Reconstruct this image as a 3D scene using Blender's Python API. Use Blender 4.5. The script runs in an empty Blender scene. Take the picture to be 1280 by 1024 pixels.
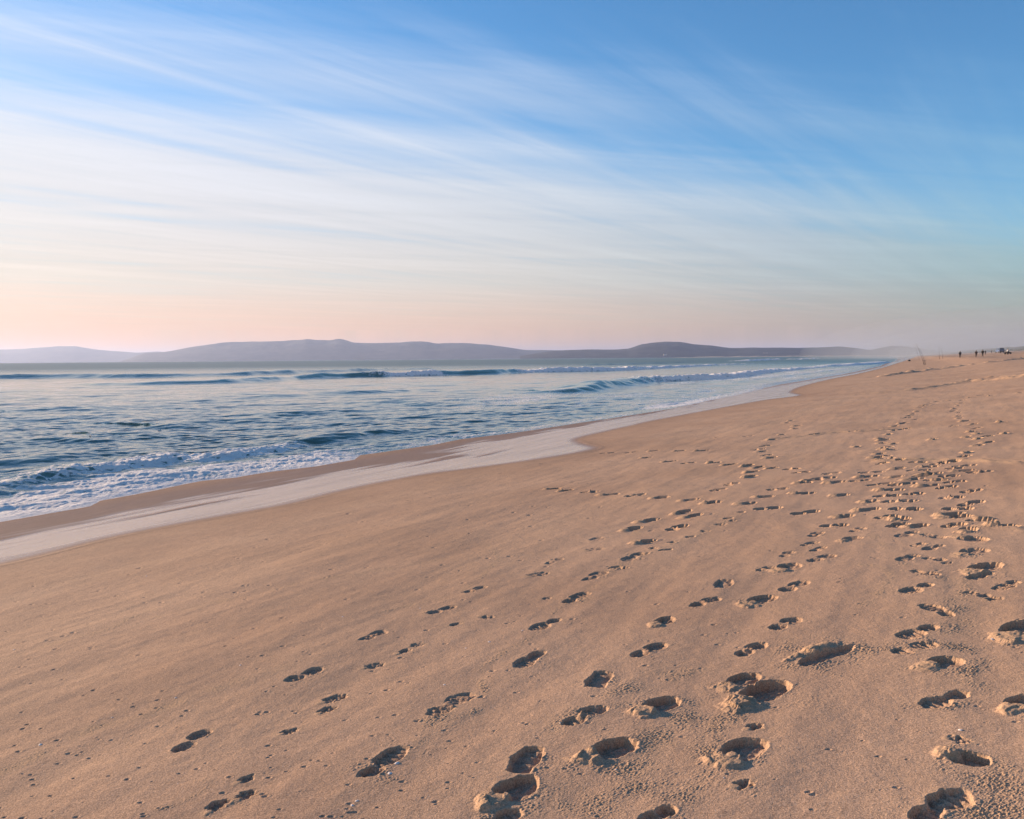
import bpy, bmesh, math, random
import numpy as np
from mathutils import Vector, Matrix

random.seed(7)
RNG = np.random.default_rng(11)
sc = bpy.context.scene
COL = sc.collection
R = math.radians

# ---------------------------------------------------------------- camera
F_PX = 1025.0
PITCH, ROLL, EYE = R(3.55), R(0.46), 1.6
cam_d = bpy.data.cameras.new('camera')
cam = bpy.data.objects.new('camera', cam_d)
COL.objects.link(cam)
cam_d.sensor_fit = 'HORIZONTAL'
cam_d.sensor_width = 36.0
cam_d.lens = F_PX / 1280 * 36.0
cam_d.clip_start, cam_d.clip_end = 0.05, 90000
fw = Vector((0, math.cos(PITCH), -math.sin(PITCH)))
up0 = Vector((0, math.sin(PITCH), math.cos(PITCH)))
rt0 = Vector((1, 0, 0))
rt = math.cos(ROLL) * rt0 - math.sin(ROLL) * up0
up = math.sin(ROLL) * rt0 + math.cos(ROLL) * up0
m = Matrix((rt, up, -fw)).transposed().to_4x4()
m.translation = Vector((0, 0, EYE))
cam.matrix_world = m
sc.camera = cam


def ray(u, v):
    """direction (y = 1) of the sight line through photo pixel u, v (1280 x 1024)"""
    d = fw * F_PX + rt * (u - 640) - up * (v - 512)
    return d / d.y


# ---------------------------------------------------------------- lie of the land
SEA = -1.1
TH = math.atan(0.53)
_rs_y = np.array([-200, 0, 130, 160, 220, 320, 500, 900, 2500, 9000], float)
_rs_x = np.array([-124.9, -15.9, 55.0, 70.6, 101.0, 148.5, 234.0, 421.0, 1165.0, 4190.0])
_pt = np.array([-400, -60, -14, -5, 0, 13.7, 18, 25, 32, 45, 60, 80, 96, 110, 140, 4000], float)
_pz = np.array([-8, -5, -2.0, -1.46, -1.1, 0.0, .48, 1.05, 1.55, 2.35, 3.3, 4.6, 6.5, 8.2, 6.5, 6.5])


def smooth_interp(x, xp, fp, w):
    o = np.zeros_like(np.asarray(x, float))
    for k in (-1, -.5, 0, .5, 1):
        o = o + np.interp(np.asarray(x) + k * w, xp, fp)
    return o / 5


def tprime(x, y):
    return (x - np.interp(y, _rs_y, _rs_x)) * 0.8836


def sal(x, y):
    return x * math.sin(TH) + y * math.cos(TH)


def base_h(x, y):
    t = tprime(x, y)
    z = smooth_interp(t, _pt, _pz, 1.2)
    far = np.clip((y - 30) / 200, 0, 1)
    z = z + far * np.clip((t - 6) / 30, 0, 1) * (.18 * np.sin(sal(x, y) * .045 + 1) + .12 * np.sin(sal(x, y) * .11 + t * .1))
    z = z + np.clip((y - 60) / 110, 0, 1) * .34 * np.exp(-((t - 19) / 5.0) ** 2)
    return z


def on_ground(u, v, off=0.0):
    d = ray(u, v)
    lo, hi = 1.0, 3000.0
    ys = np.geomspace(1.0, 6000.0, 4000)
    g = EYE + d.z * ys - base_h(d.x * ys, ys)
    k = np.argmax(g < 0) if (g < 0).any() else len(ys) - 1
    lo, hi = ys[max(k - 1, 0)], ys[k]
    for _ in range(30):
        mid = .5 * (lo + hi)
        if EYE + d.z * mid - float(base_h(np.array([d.x * mid]), np.array([mid]))[0]) < 0:
            hi = mid
        else:
            lo = mid
    return Vector((d.x * lo, lo, EYE + d.z * lo))


def on_plane(u, v, z):
    d = ray(u, v)
    y = (z - EYE) / min(d.z, -1e-5)
    return Vector((d.x * y, y, z))


def at_depth(u, v, y):
    d = ray(u, v)
    return Vector((d.x * y, y, EYE + d.z * y))


def gz(x, y):
    return float(base_h(np.array([x], float), np.array([y], float))[0])


# ---------------------------------------------------------------- noise
def _h(ix, iy, seed):
    n = ix * np.uint32(374761393) + iy * np.uint32(668265263) + np.uint32((seed * 1442695041) & 0xFFFFFFFF)
    n = (n ^ (n >> np.uint32(13))) * np.uint32(1274126177)
    n = (n ^ (n >> np.uint32(16))) * np.uint32(2246822519)
    return ((n ^ (n >> np.uint32(15))) & np.uint32(0xFFFFFF)).astype(np.float32) / np.float32(0xFFFFFF)


def _cell(x):
    f = np.floor(x)
    return f, f.astype(np.int64).astype(np.uint32)


_GA = np.linspace(0, 2 * math.pi, 4097)[:-1]
_GC, _GS = np.cos(_GA).astype(np.float32), np.sin(_GA).astype(np.float32)


def pn(x, y, seed=0):
    x, y = np.asarray(x, float), np.asarray(y, float) + np.zeros_like(x)
    fx0, ix = _cell(x)
    fy0, iy = _cell(y)
    fx, fy = (x - fx0).astype(np.float32), (y - fy0).astype(np.float32)
    ux, uy = fx * fx * fx * (fx * (fx * 6 - 15) + 10), fy * fy * fy * (fy * (fy * 6 - 15) + 10)
    o = 0
    for i in (0, 1):
        for j in (0, 1):
            a = (_h(ix + np.uint32(i), iy + np.uint32(j), seed) * 4095).astype(np.int32)
            g = _GC[a] * (fx - i) + _GS[a] * (fy - j)
            o = o + g * (ux if i else 1 - ux) * (uy if j else 1 - uy)
    return o * 1.5


def fbm(x, y, seed=0, n=4, gain=.5):
    o, a = 0, 1.0
    for k in range(n):
        o = o + a * pn(x * 2 ** k, y * 2 ** k, seed + k * 17)
        a *= gain
    return o


def worley(x, y, seed=0):
    x0, ix = _cell(x)
    y0, iy = _cell(y)
    d1 = np.full(x.shape, 9.0)
    cid = np.zeros(x.shape)
    for i in (-1, 0, 1):
        for j in (-1, 0, 1):
            jx, jy = ix + np.uint32(i & 0xFFFFFFFF), iy + np.uint32(j & 0xFFFFFFFF)
            px = x0 + i + _h(jx, jy, seed)
            py = y0 + j + _h(jx, jy, seed + 5)
            d = np.hypot(px - x, py - y)
            c = _h(jx, jy, seed + 9)
            cid = np.where(d < d1, c, cid)
            d1 = np.minimum(d, d1)
    return d1, cid


def sst(a, b, x):
    k = np.clip((x - a) / (b - a), 0, 1)
    return k * k * (3 - 2 * k)


# ---------------------------------------------------------------- materials
class NT:
    def __init__(self, tree):
        self.t = tree
        self.n, self.l = tree.nodes, tree.links

    def node(self, typ, **kw):
        n = self.n.new(typ)
        for k, v in kw.items():
            if k.startswith('i_'):
                key = k[2:]
                key = int(key) if key.isdigit() else key.replace('_', ' ')
                self.set(n.inputs[key], v)
            else:
                setattr(n, k, v)
        return n

    def set(self, sock, v):
        if hasattr(v, 'is_output') or isinstance(v, bpy.types.NodeSocket):
            self.l.new(v, sock)
        else:
            sock.default_value = v

    def math(self, op, a, b=0.0, c=None, clamp=False):
        n = self.n.new('ShaderNodeMath')
        n.operation = op
        n.use_clamp = clamp
        self.set(n.inputs[0], a)
        self.set(n.inputs[1], b)
        if c is not None:
            self.set(n.inputs[2], c)
        return n.outputs[0]

    def mix(self, f, a, b, typ='MIX'):
        n = self.n.new('ShaderNodeMix')
        n.data_type = 'RGBA'
        n.blend_type = typ
        self.set(n.inputs[0], f)
        self.set(n.inputs[6], a if hasattr(a, 'is_output') else (*a, 1))
        self.set(n.inputs[7], b if hasattr(b, 'is_output') else (*b, 1))
        return n.outputs[2]

    def ramp(self, x, stops, interp='LINEAR'):
        n = self.n.new('ShaderNodeValToRGB')
        e = n.color_ramp.elements
        while len(e) < len(stops):
            e.new(0.5)
        for el, (p, c) in zip(e, stops):
            el.position = p
            el.color = (*c, 1) if isinstance(c, (tuple, list)) else (c, c, c, 1)
        n.color_ramp.interpolation = interp
        self.set(n.inputs[0], x)
        return n.outputs[0]

    def smooth(self, x, a, b):
        n = self.n.new('ShaderNodeMapRange')
        n.interpolation_type = 'SMOOTHSTEP'
        self.set(n.inputs[0], x)
        n.inputs[1].default_value, n.inputs[2].default_value = a, b
        return n.outputs[0]

    def noise(self, vec, scale, detail=3, rough=.5, dist=0.0):
        n = self.n.new('ShaderNodeTexNoise')
        self.set(n.inputs['Vector'], vec)
        n.inputs['Scale'].default_value = scale
        n.inputs['Detail'].default_value = detail
        n.inputs['Roughness'].default_value = rough
        n.inputs['Distortion'].default_value = dist
        return n.outputs[0]

    def mapping(self, vec, scale=(1, 1, 1), rot=(0, 0, 0), loc=(0, 0, 0)):
        if any(rot):
            n = self.n.new('ShaderNodeMapping')
            self.set(n.inputs[0], vec)
            n.inputs['Rotation'].default_value = rot
            vec = n.outputs[0]
        n = self.n.new('ShaderNodeMapping')
        self.set(n.inputs[0], vec)
        n.inputs['Scale'].default_value = scale
        n.inputs['Location'].default_value = loc
        return n.outputs[0]

    def attr(self, name):
        n = self.n.new('ShaderNodeAttribute')
        n.attribute_name = name
        return n.outputs['Fac']


def new_mat(name):
    mt = bpy.data.materials.new(name)
    mt.use_nodes = True
    nt = NT(mt.node_tree)
    return mt, nt, mt.node_tree.nodes['Principled BSDF']


def simple(name, col, rough=.6, metal=0.0, var=.15, scale=6.0):
    mt, nt, b = new_mat(name)
    tc = nt.node('ShaderNodeTexCoord').outputs['Object']
    nz = nt.noise(tc, scale, 4)
    dark = tuple(c * (1 - var) for c in col)
    light = tuple(min(1, c * (1 + var)) for c in col)
    nt.set(b.inputs['Base Color'], nt.mix(nz, dark, light))
    b.inputs['Roughness'].default_value = rough
    b.inputs['Metallic'].default_value = metal
    return mt


def sand_material():
    mt, nt, b = new_mat('sand')
    pos = nt.node('ShaderNodeNewGeometry').outputs['Position']
    wet, damp = nt.attr('wet'), nt.attr('damp')
    turned = nt.attr('turned')
    n1 = nt.noise(pos, .35, 4, .6)
    n2 = nt.noise(pos, 3.0, 4, .6)
    n3 = nt.noise(pos, 170.0, 2, .6)
    col = nt.mix(nt.smooth(n1, .3, .7), SAND_A, SAND_B)
    col = nt.mix(nt.math('MULTIPLY', nt.smooth(n2, .35, .7), .45), col, SAND_C)
    # single grains, dark and pale
    grain = nt.smooth(n3, .30, .72)
    col = nt.mix(1.0, col, nt.ramp(grain, [(0, .62), (.5, 1.0), (1, 1.32)]), 'MULTIPLY')
    fleck = nt.smooth(nt.noise(pos, 95.0, 1, .5), .71, .76)
    col = nt.mix(nt.math('MULTIPLY', fleck, .55), col, (.09, .07, .06))
    pale = nt.smooth(nt.noise(nt.mapping(pos, loc=(7, 3, 1)), 120.0, 1, .5), .72, .77)
    col = nt.mix(nt.math('MULTIPLY', pale, .5), col, (.75, .66, .58))
    # damp sand under the crust shows where it was kicked up
    col = nt.mix(nt.math('MULTIPLY', turned, .55), col, SAND_T)
    col = nt.mix(damp, col, nt.mix(1.0, col, DAMP_MUL, 'MULTIPLY'))
    # print floors: greyer damp sand, further darkened to paint in the hollow's shade
    col = nt.mix(nt.attr('pressed_shade'), col, nt.mix(1.0, col, (.74, .75, .79), 'MULTIPLY'))
    tide = nt.smooth(nt.noise(nt.mapping(pos, scale=(.9, .05, 1), rot=(0, 0, TH)), 1.0, 5, .62, .4), .44, .64)
    col = nt.mix(nt.math('MULTIPLY', tide, .35), col, nt.mix(1.0, col, (.86, .84, .86), 'MULTIPLY'))
    # streaks in the film of water that drains back
    st = nt.noise(nt.mapping(pos, scale=(2.6, .28, 1), rot=(0, 0, TH)), 1.0, 5, .6)
    st2 = nt.noise(nt.mapping(pos, scale=(7.0, .5, 1), rot=(0, 0, TH)), 1.0, 4, .65)
    film = nt.math('MULTIPLY', wet, nt.smooth(nt.math('ADD', nt.math('MULTIPLY', nt.math('SUBTRACT', st, .5), 1.3), nt.attr('film')), .10, 1.15), clamp=True)
    col = nt.mix(film, col, WET_COL)
    bare = nt.math('MULTIPLY', wet, nt.math('SUBTRACT', 1.0, film))
    col = nt.mix(bare, col, nt.mix(1.0, col, (.66, .62, .60), 'MULTIPLY'))
    nt.set(b.inputs['Base Color'], col)
    rough = nt.math('ADD', nt.math('MULTIPLY', film, -.86), .96)
    rough = nt.math('ADD', rough, nt.math('MULTIPLY', bare, -.45))
    rough = nt.math('ADD', rough, nt.math('MULTIPLY', nt.math('MULTIPLY', film, st2), .10))
    nt.set(b.inputs['Roughness'], rough)
    nt.set(b.inputs['Specular IOR Level'], nt.math('ADD', nt.math('MULTIPLY', film, .5), .12))
    g1 = nt.noise(pos, 240.0, 2, .7)
    g2 = nt.noise(pos, 60.0, 3, .6)
    g3 = nt.noise(pos, 14.0, 3, .6)
    hgt = nt.math('ADD', nt.math('MULTIPLY', g1, .0022), nt.math('MULTIPLY', g2, .0030))
    hgt = nt.math('ADD', hgt, nt.math('MULTIPLY', g3, .006))
    dry = nt.math('MULTIPLY', nt.math('SUBTRACT', 1.0, nt.math('MULTIPLY', wet, .9)), nt.math('SUBTRACT', 1.0, nt.math('MULTIPLY', damp, .55)))
    hgt = nt.math('MULTIPLY', hgt, dry)
    rip = nt.noise(nt.mapping(pos, scale=(9.0, 2.0, 1), rot=(0, 0, TH)), 1.0, 4, .6)
    ripm = nt.math('MULTIPLY', wet, nt.math('SUBTRACT', 1.0, film))
    hgt = nt.math('ADD', hgt, nt.math('MULTIPLY', nt.math('MULTIPLY', rip, ripm), .03))
    hgt = nt.math('ADD', hgt, nt.math('MULTIPLY', nt.math('MULTIPLY', st2, film), .0025))
    bp = nt.node('ShaderNodeBump')
    bp.inputs['Strength'].default_value = .8
    bp.inputs['Distance'].default_value = 1.0
    nt.set(bp.inputs['Height'], hgt)
    nt.set(b.inputs['Normal'], bp.outputs[0])
    return mt


SAND_A, SAND_B, SAND_C, SAND_T = (.47, .312, .208), (.53, .357, .242), (.42, .29, .205), (.46, .32, .20)
DAMP_MUL = (.80, .78, .78)
WET_COL = (.36, .225, .138)


def water_material():
    mt, nt, b = new_mat('sea_water')
    pos = nt.node('ShaderNodeNewGeometry').outputs['Position']
    foam, green, aer = nt.attr('foam'), nt.attr('green'), nt.attr('aerated')
    sandy = nt.attr('sandy')
    w1 = nt.noise(nt.mapping(pos, scale=(1.2, .8, .3), rot=(0, 0, TH)), 3.4, 8, .72, .6)
    vor = nt.node('ShaderNodeTexVoronoi', feature='DISTANCE_TO_EDGE')
    warp = nt.node('ShaderNodeVectorMath', operation='ADD')
    nz = nt.node('ShaderNodeTexNoise')
    nt.set(nz.inputs['Vector'], pos)
    nz.inputs['Scale'].default_value = 2.0
    nz.inputs['Detail'].default_value = 4
    nt.set(warp.inputs[0], pos)
    sc_ = nt.node('ShaderNodeVectorMath', operation='SCALE')
    nt.set(sc_.inputs[0], nz.outputs['Color'])
    sc_.inputs['Scale'].default_value = .9
    nt.set(warp.inputs[1], sc_.outputs[0])
    nt.set(vor.inputs['Vector'], nt.mapping(warp.outputs[0], scale=(1, 1, .01)))
    vor.inputs['Scale'].default_value = 3.2
    lace = nt.math('SUBTRACT', 1.0, nt.smooth(vor.outputs['Distance'], .0, .22))
    tex = nt.math('ADD', nt.math('MULTIPLY', w1, .75), nt.math('MULTIPLY', lace, .32))
    fm = nt.smooth(nt.math('SUBTRACT', nt.math('ADD', tex, nt.math('MULTIPLY', foam, 1.0)), 1.0), -.06, .10)
    body = nt.mix(nt.math('MULTIPLY', aer, 1.0), WATER_DEEP, WATER_AER)
    body = nt.mix(green, body, WATER_GREEN)
    body = nt.mix(sandy, body, (.26, .19, .13))
    nt.set(b.inputs['Base Color'], body)
    b.inputs['IOR'].default_value = 1.333
    # ripples
    rr = nt.mapping(pos, scale=(1.0, .45, 1), rot=(0, 0, TH))
    r1 = nt.noise(rr, 7.0, 4, .6)
    r2 = nt.noise(rr, 1.6, 3, .55)
    r3 = nt.noise(rr, .22, 3, .5)
    dist = nt.node('ShaderNodeVectorMath', operation='LENGTH')
    nt.set(dist.inputs[0], pos)
    far = nt.smooth(dist.outputs['Value'], 25.0, 160.0)
    nt.set(b.inputs['Roughness'], nt.math('ADD', .06, nt.math('MULTIPLY', nt.smooth(dist.outputs['Value'], 50.0, 450.0), .30)))
    hgt = nt.math('ADD', nt.math('MULTIPLY', r1, .018), nt.math('MULTIPLY', r2, .05))
    hgt = nt.math('ADD', hgt, nt.math('MULTIPLY', nt.math('MULTIPLY', r3, far), .35))
    bp = nt.node('ShaderNodeBump')
    bp.inputs['Strength'].default_value = .75
    bp.inputs['Distance'].default_value = 1.0
    nt.set(bp.inputs['Height'], hgt)
    nt.set(b.inputs['Normal'], bp.outputs[0])
    fo = nt.node('ShaderNodeBsdfPrincipled')
    fcol = nt.mix(nt.smooth(w1, .3, .7), (.80, .79, .79), (.95, .94, .92))
    fcol = nt.mix(nt.math('MULTIPLY', sandy, .6), fcol, (.55, .42, .32))
    nt.set(fo.inputs['Base Color'], fcol)
    fo.inputs['Roughness'].default_value = .75
    fo.inputs['Specular IOR Level'].default_value = .2
    bf = nt.node('ShaderNodeBump')
    bf.inputs['Strength'].default_value = .9
    bf.inputs['Distance'].default_value = 1.0
    fh = nt.math('ADD', nt.math('MULTIPLY', w1, .10), nt.math('MULTIPLY', nt.noise(pos, 22, 3, .6), .02))
    nt.set(bf.inputs['Height'], fh)
    nt.set(fo.inputs['Normal'], bf.outputs[0])
    mx = nt.node('ShaderNodeMixShader')
    nt.set(mx.inputs[0], fm)
    nt.l.new(b.outputs[0], mx.inputs[1])
    # froth lets the low sun through from behind
    tr = nt.node('ShaderNodeBsdfTranslucent')
    nt.set(tr.inputs['Color'], (.92, .90, .88, 1))
    fx = nt.node('ShaderNodeMixShader')
    fx.inputs[0].default_value = .08
    nt.l.new(fo.outputs[0], fx.inputs[1])
    nt.l.new(tr.outputs[0], fx.inputs[2])
    nt.l.new(fx.outputs[0], mx.inputs[2])
    out = nt.n['Material Output']
    nt.l.new(mx.outputs[0], out.inputs['Surface'])
    return mt


WATER_DEEP, WATER_AER, WATER_GREEN = (.05, .092, .07), (.10, .20, .19), (.15, .22, .14)


# ---------------------------------------------------------------- object helpers
def tag(o, label=None, cat=None, group=None, kind=None):
    for k, v in (('label', label), ('category', cat), ('group', group), ('kind', kind)):
        if v:
            o[k] = v
    return o


def link(o, parent=None):
    COL.objects.link(o)
    if parent is not None:
        o.parent = parent
    return o


def grid_mesh(name, V, Q, attrs, mat, normals=None):
    me = bpy.data.meshes.new(name)
    nv, nf = len(V), len(Q)
    me.vertices.add(nv)
    me.vertices.foreach_set('co', np.ascontiguousarray(V, np.float32).ravel())
    me.loops.add(nf * 4)
    me.loops.foreach_set('vertex_index', np.ascontiguousarray(Q, np.int32).ravel())
    me.polygons.add(nf)
    me.polygons.foreach_set('loop_start', np.arange(0, nf * 4, 4, dtype=np.int32))
    me.update(calc_edges=True)
    me.polygons.foreach_set('use_smooth', np.ones(nf, bool))
    for k, a in attrs.items():
        at = me.attributes.new(k, 'FLOAT', 'POINT')
        at.data.foreach_set('value', np.ascontiguousarray(a, np.float32))
    if normals is not None:
        me.normals_split_custom_set_from_vertices(normals.astype(np.float32))
    me.materials.append(mat)
    return me


def sub_mesh(name, V, Q, sel, attrs, mat, N):
    q = Q[sel]
    ids, inv = np.unique(q.ravel(), return_inverse=True)
    return grid_mesh(name, V[ids], inv.reshape(-1, 4), {k: a[ids] for k, a in attrs.items()}, mat, N[ids])


def vnormals(X, Y, Z):
    P = np.stack([X, Y, Z], -1)
    du = np.empty_like(P)
    dv = np.empty_like(P)
    du[:, 1:-1] = P[:, 2:] - P[:, :-2]
    du[:, 0], du[:, -1] = P[:, 1] - P[:, 0], P[:, -1] - P[:, -2]
    dv[1:-1] = P[2:] - P[:-2]
    dv[0], dv[-1] = P[1] - P[0], P[-1] - P[-2]
    n = np.cross(du, dv)
    n /= np.linalg.norm(n, axis=-1, keepdims=True) + 1e-20
    return n


def quads(nr, nc):
    i = np.arange(nr * nc).reshape(nr, nc)
    return np.stack([i[:-1, :-1], i[:-1, 1:], i[1:, 1:], i[1:, :-1]], -1).reshape(-1, 4)


def spline(pts, n=12):
    p = np.array(pts, float)
    p = np.vstack([2 * p[0] - p[1], p, 2 * p[-1] - p[-2]])
    o = []
    for k in range(1, len(p) - 2):
        for j in range(n):
            t = j / n
            a, b_, c, d = p[k - 1], p[k], p[k + 1], p[k + 2]
            o.append(.5 * (2 * b_ + (c - a) * t + (2 * a - 5 * b_ + 4 * c - d) * t * t + (3 * b_ - a - 3 * c + d) * t ** 3))
    o.append(p[-2])
    return np.array(o)


def seg_dist(x, y, poly):
    best = np.full(x.shape, 1e9)
    side = np.zeros(x.shape)
    along = np.zeros(x.shape)
    for k in range(len(poly) - 1):
        ax, ay = poly[k][0], poly[k][1]
        dx, dy = poly[k + 1][0] - ax, poly[k + 1][1] - ay
        L2 = dx * dx + dy * dy + 1e-12
        tt = np.clip(((x - ax) * dx + (y - ay) * dy) / L2, 0, 1)
        d = np.hypot(x - ax - tt * dx, y - ay - tt * dy)
        upd = d < best
        best = np.where(upd, d, best)
        side = np.where(upd, np.sign(dx * (y - ay) - dy * (x - ax)), side)
        along = np.where(upd, k + tt, along)
    return best, side, along


# ================================================================ BEACH
MAT_SAND = sand_material()

# upper edge of the last run-up, and edge of the water, as seen and laid on the beach slope
RUN_PX = [(-150, 742), (0, 708), (60, 694), (130, 676), (200, 661), (270, 648), (370, 630), (430, 615), (480, 604), (540, 593),
          (600, 585), (660, 577), (710, 569), (752, 560), (735, 554), (726, 549), (745, 543), (790, 533), (830, 524), (900, 511), (960, 500),
          (1004, 494), (992, 490), (1005, 483), (1040, 474), (1080, 466), (1112, 457.5), (1124, 453.5)]
EDGE_PX = [(-150, 682), (-60, 665), (0, 654), (62, 643), (119, 633), (131, 626), (175, 618), (200, 613), (237, 605), (259, 601), (300, 597),
           (316, 594), (341, 590), (400, 583), (448, 574.5), (455, 569), (484, 565), (546, 556), (580, 549), (614, 545), (647, 541),
           (681, 536), (732, 528), (760, 524), (786, 520), (830, 513), (848, 510), (892, 500), (923, 494), (975, 481), (1043, 470),
           (1078, 463), (1108, 454.5), (1118, 452)]
run_w = spline([on_ground(u, v)[:2] for u, v in RUN_PX], 5)
edge_w = np.array([on_ground(u, v)[:2] for u, v in EDGE_PX])
edge_s = sal(edge_w[:, 0], edge_w[:, 1])
edge_t = tprime(edge_w[:, 0], edge_w[:, 1])
_o = np.argsort(edge_s)
edge_s, edge_t = edge_s[_o], edge_t[_o]
# far away the edge follows the shore line
edge_s = np.append(edge_s, edge_s[-1] + np.array([200, 9000]))
edge_t = np.append(edge_t, [1.0, 1.0])

inv = np.concatenate([1 / np.geomspace(.35, 2.3, 26)[:-1], np.linspace(1 / 2.3, 1 / 12.0, 760)[:-1], np.linspace(1 / 12.0, 1 / 420.0, 700), 1 / np.geomspace(450, 7000, 26)])
D = 1 / inv
A = np.concatenate([-np.geomspace(3.0, .80, 10), np.linspace(-.78, .78, 1260), np.geomspace(.80, 3.0, 10)])
NR, NC = len(D), len(A)
Y = np.repeat(D[:, None], NC, 1)
X = Y * A[None, :]
T = tprime(X, Y)
Z0 = base_h(X, Y)
dz = np.zeros_like(Z0)
near = np.clip(1 - (Y - 6) / 30, 0, 1)
# gentle swells of the surface, swash ribs
S_ = sal(X, Y)
dz += .022 * fbm(X * .33, Y * .33, 3, 3) * np.clip(T / 9, .1, 1)
dz += .006 * fbm(S_ * .55, T * 2.2, 9, 3) * np.clip((T - 4) / 4, 0, 1)
dz += .0016 * fbm(X * 6, Y * 6, 13, 3) * near
dz += .10 * fbm(X * .05, Y * .05, 21, 3) * np.clip((Y - 60) / 150, 0, 1) * np.clip((T - 8) / 20, 0, 1)
dune = np.clip((T - 78) / 20, 0, 1)
dz += dune * (1.6 * fbm(X * .012, Y * .012, 31, 4) + .25 * fbm(X * .1, Y * .1, 35, 3))

rd, rs, _ = seg_dist(X, Y, run_w)
sd_run = rd * np.where(rs > 0, -1, 1)      # negative: seaward of the run-up edge
wet = sst(.10, -.55, sd_run) * np.clip((T + 3) / 3, 0, 1)
damp = sst(2.6, 0.0, sd_run + .6 * fbm(X * .8, Y * .8, 41, 2)) * .75 + .25 * sst(.35, 0.0, sd_run)
damp = np.clip(np.maximum(damp, .45 * sst(-.1, .5, fbm(X * .22, Y * .22, 44, 3))), 0, 1)
turned = np.zeros_like(Z0)
pressed_shade = np.zeros_like(Z0)
out_w = np.clip(T - np.interp(S_, edge_s, edge_t), 0, None)
frac = -sd_run / (np.clip(-sd_run, 0, None) + out_w + 1e-4)
fx_ = np.interp(S_, [0, 24, 34, 50], [.50, .62, .85, 1.1])
film_a = sst(fx_ + .16, fx_ - .16, frac + .22 * fbm(S_ * .25, T * 1.6, 47, 3))
# the film ends in a tiny lip
dz += .006 * np.exp(-(sd_run / .05) ** 2) * near
dz *= np.where(sd_run < -.1, .35, 1.0)


def rows(y0, y1):
    i0 = np.searchsorted(D, y0)
    i1 = np.searchsorted(D, y1)
    return max(i0 - 1, 0), min(i1 + 2, NR)


def cols(x0, x1, y0, y1):
    a = [x / max(y, .3) for x in (x0, x1) for y in (y0, y1)]
    j0, j1 = np.searchsorted(A, min(a)), np.searchsorted(A, max(a))
    return max(j0 - 1, 0), min(j1 + 2, NC)


# ---- little pits left by raindrops, sandhoppers and drained bubbles
for k in range(1000):
    a_, d_ = random.uniform(-.66, .66), 1 / random.uniform(1 / 17., 1 / 2.6)
    x_, y_ = a_ * d_, d_
    if float(tprime(x_, y_)) < 5.8:
        continue
    if random.random() > (.95 if a_ < .05 else .35):
        continue
    r_ = random.uniform(.6, 1.25) * (.0026 + .0013 * d_)
    i0, i1 = rows(y_ - .06, y_ + .06)
    j0, j1 = cols(x_ - .06, x_ + .06, y_ - .06, y_ + .06)
    xx, yy = X[i0:i1, j0:j1] - x_, Y[i0:i1, j0:j1] - y_
    q = np.hypot(xx * 0.8, yy * 1.2) / r_
    dz[i0:i1, j0:j1] += r_ * random.uniform(.5, .85) * (-np.exp(-q ** 2 * .9) + .25 * np.exp(-(q - 1.7) ** 2 * 2))


def crumbs(xx, yy, mask, size, hgt, seed):
    d1, c = worley(xx / size, yy / size, seed)
    lump = np.clip(.42 - d1, 0, 1) / .42 * np.where(c > .35, c, 0)
    return mask * hgt * np.sqrt(np.clip(lump, 0, 1))


# ---- drift lines of coarse grains left by older waves, drag marks, wheel ruts: (photo points, half width, height, crumb size)
LINES = [([(-40, 838), (0, 826), (57, 807), (104, 795), (139, 785), (155, 776), (190, 762)], .035, .007, .016),
         ([(0, 965), (30, 953), (73, 932), (127, 909), (200, 889), (260, 868), (304, 853), (380, 830)], .06, .005, .016),
         ([(607, 680), (622, 697), (612, 712), (593, 730), (560, 745), (520, 755), (480, 766), (440, 775)], .03, .006, .018),
         ([(720, 745), (690, 768), (665, 795), (640, 810), (612, 828), (600, 845), (606, 868), (598, 884), (580, 898), (545, 915)], .03, .008, .014),
         ([(545, 895), (520, 915), (510, 930)], .09, .010, .014),
         ([(240, 975), (262, 985), (230, 1005), (200, 1015)], .02, .008, .012),
         ([(560, 700), (470, 716), (380, 730), (300, 748), (200, 770)], .06, .004, .02),
         ([(700, 905), (760, 880), (790, 858), (850, 835)], .10, .008, .016),
         ([(730, 1000), (800, 935), (850, 905), (870, 875)], .14, .008, .016),
         ([(800, 985), (845, 990), (870, 960), (905, 900), (925, 890)], .10, .009, .016),
         ([(985, 828), (1010, 800), (1060, 808), (1110, 808)], .12, .010, .016),
         ([(1110, 808), (1180, 806), (1215, 812)], .07, .012, .018),
         ([(1210, 835), (1235, 848), (1215, 830)], .12, .009, .016),
         ([(1215, 1005), (1235, 1000), (1250, 985)], .14, .009, .016),
         ([(1225, 955), (1260, 985), (1275, 985)], .12, .008, .016),
         ([(1060, 705), (1110, 712), (1105, 735), (1075, 760)], .04, .006, .016),
         ([(1090, 668), (1130, 705), (1115, 690)], .05, .006, .016),
         ([(1180, 722), (1200, 730), (1195, 780), (1190, 790)], .10, .008, .018),
         ([(800, 655), (780, 700), (760, 715), (735, 742), (720, 760)], .06, .006, .018),
         ([(930, 640), (870, 668), (812, 690), (770, 712)], .05, .006, .02)]
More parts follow.
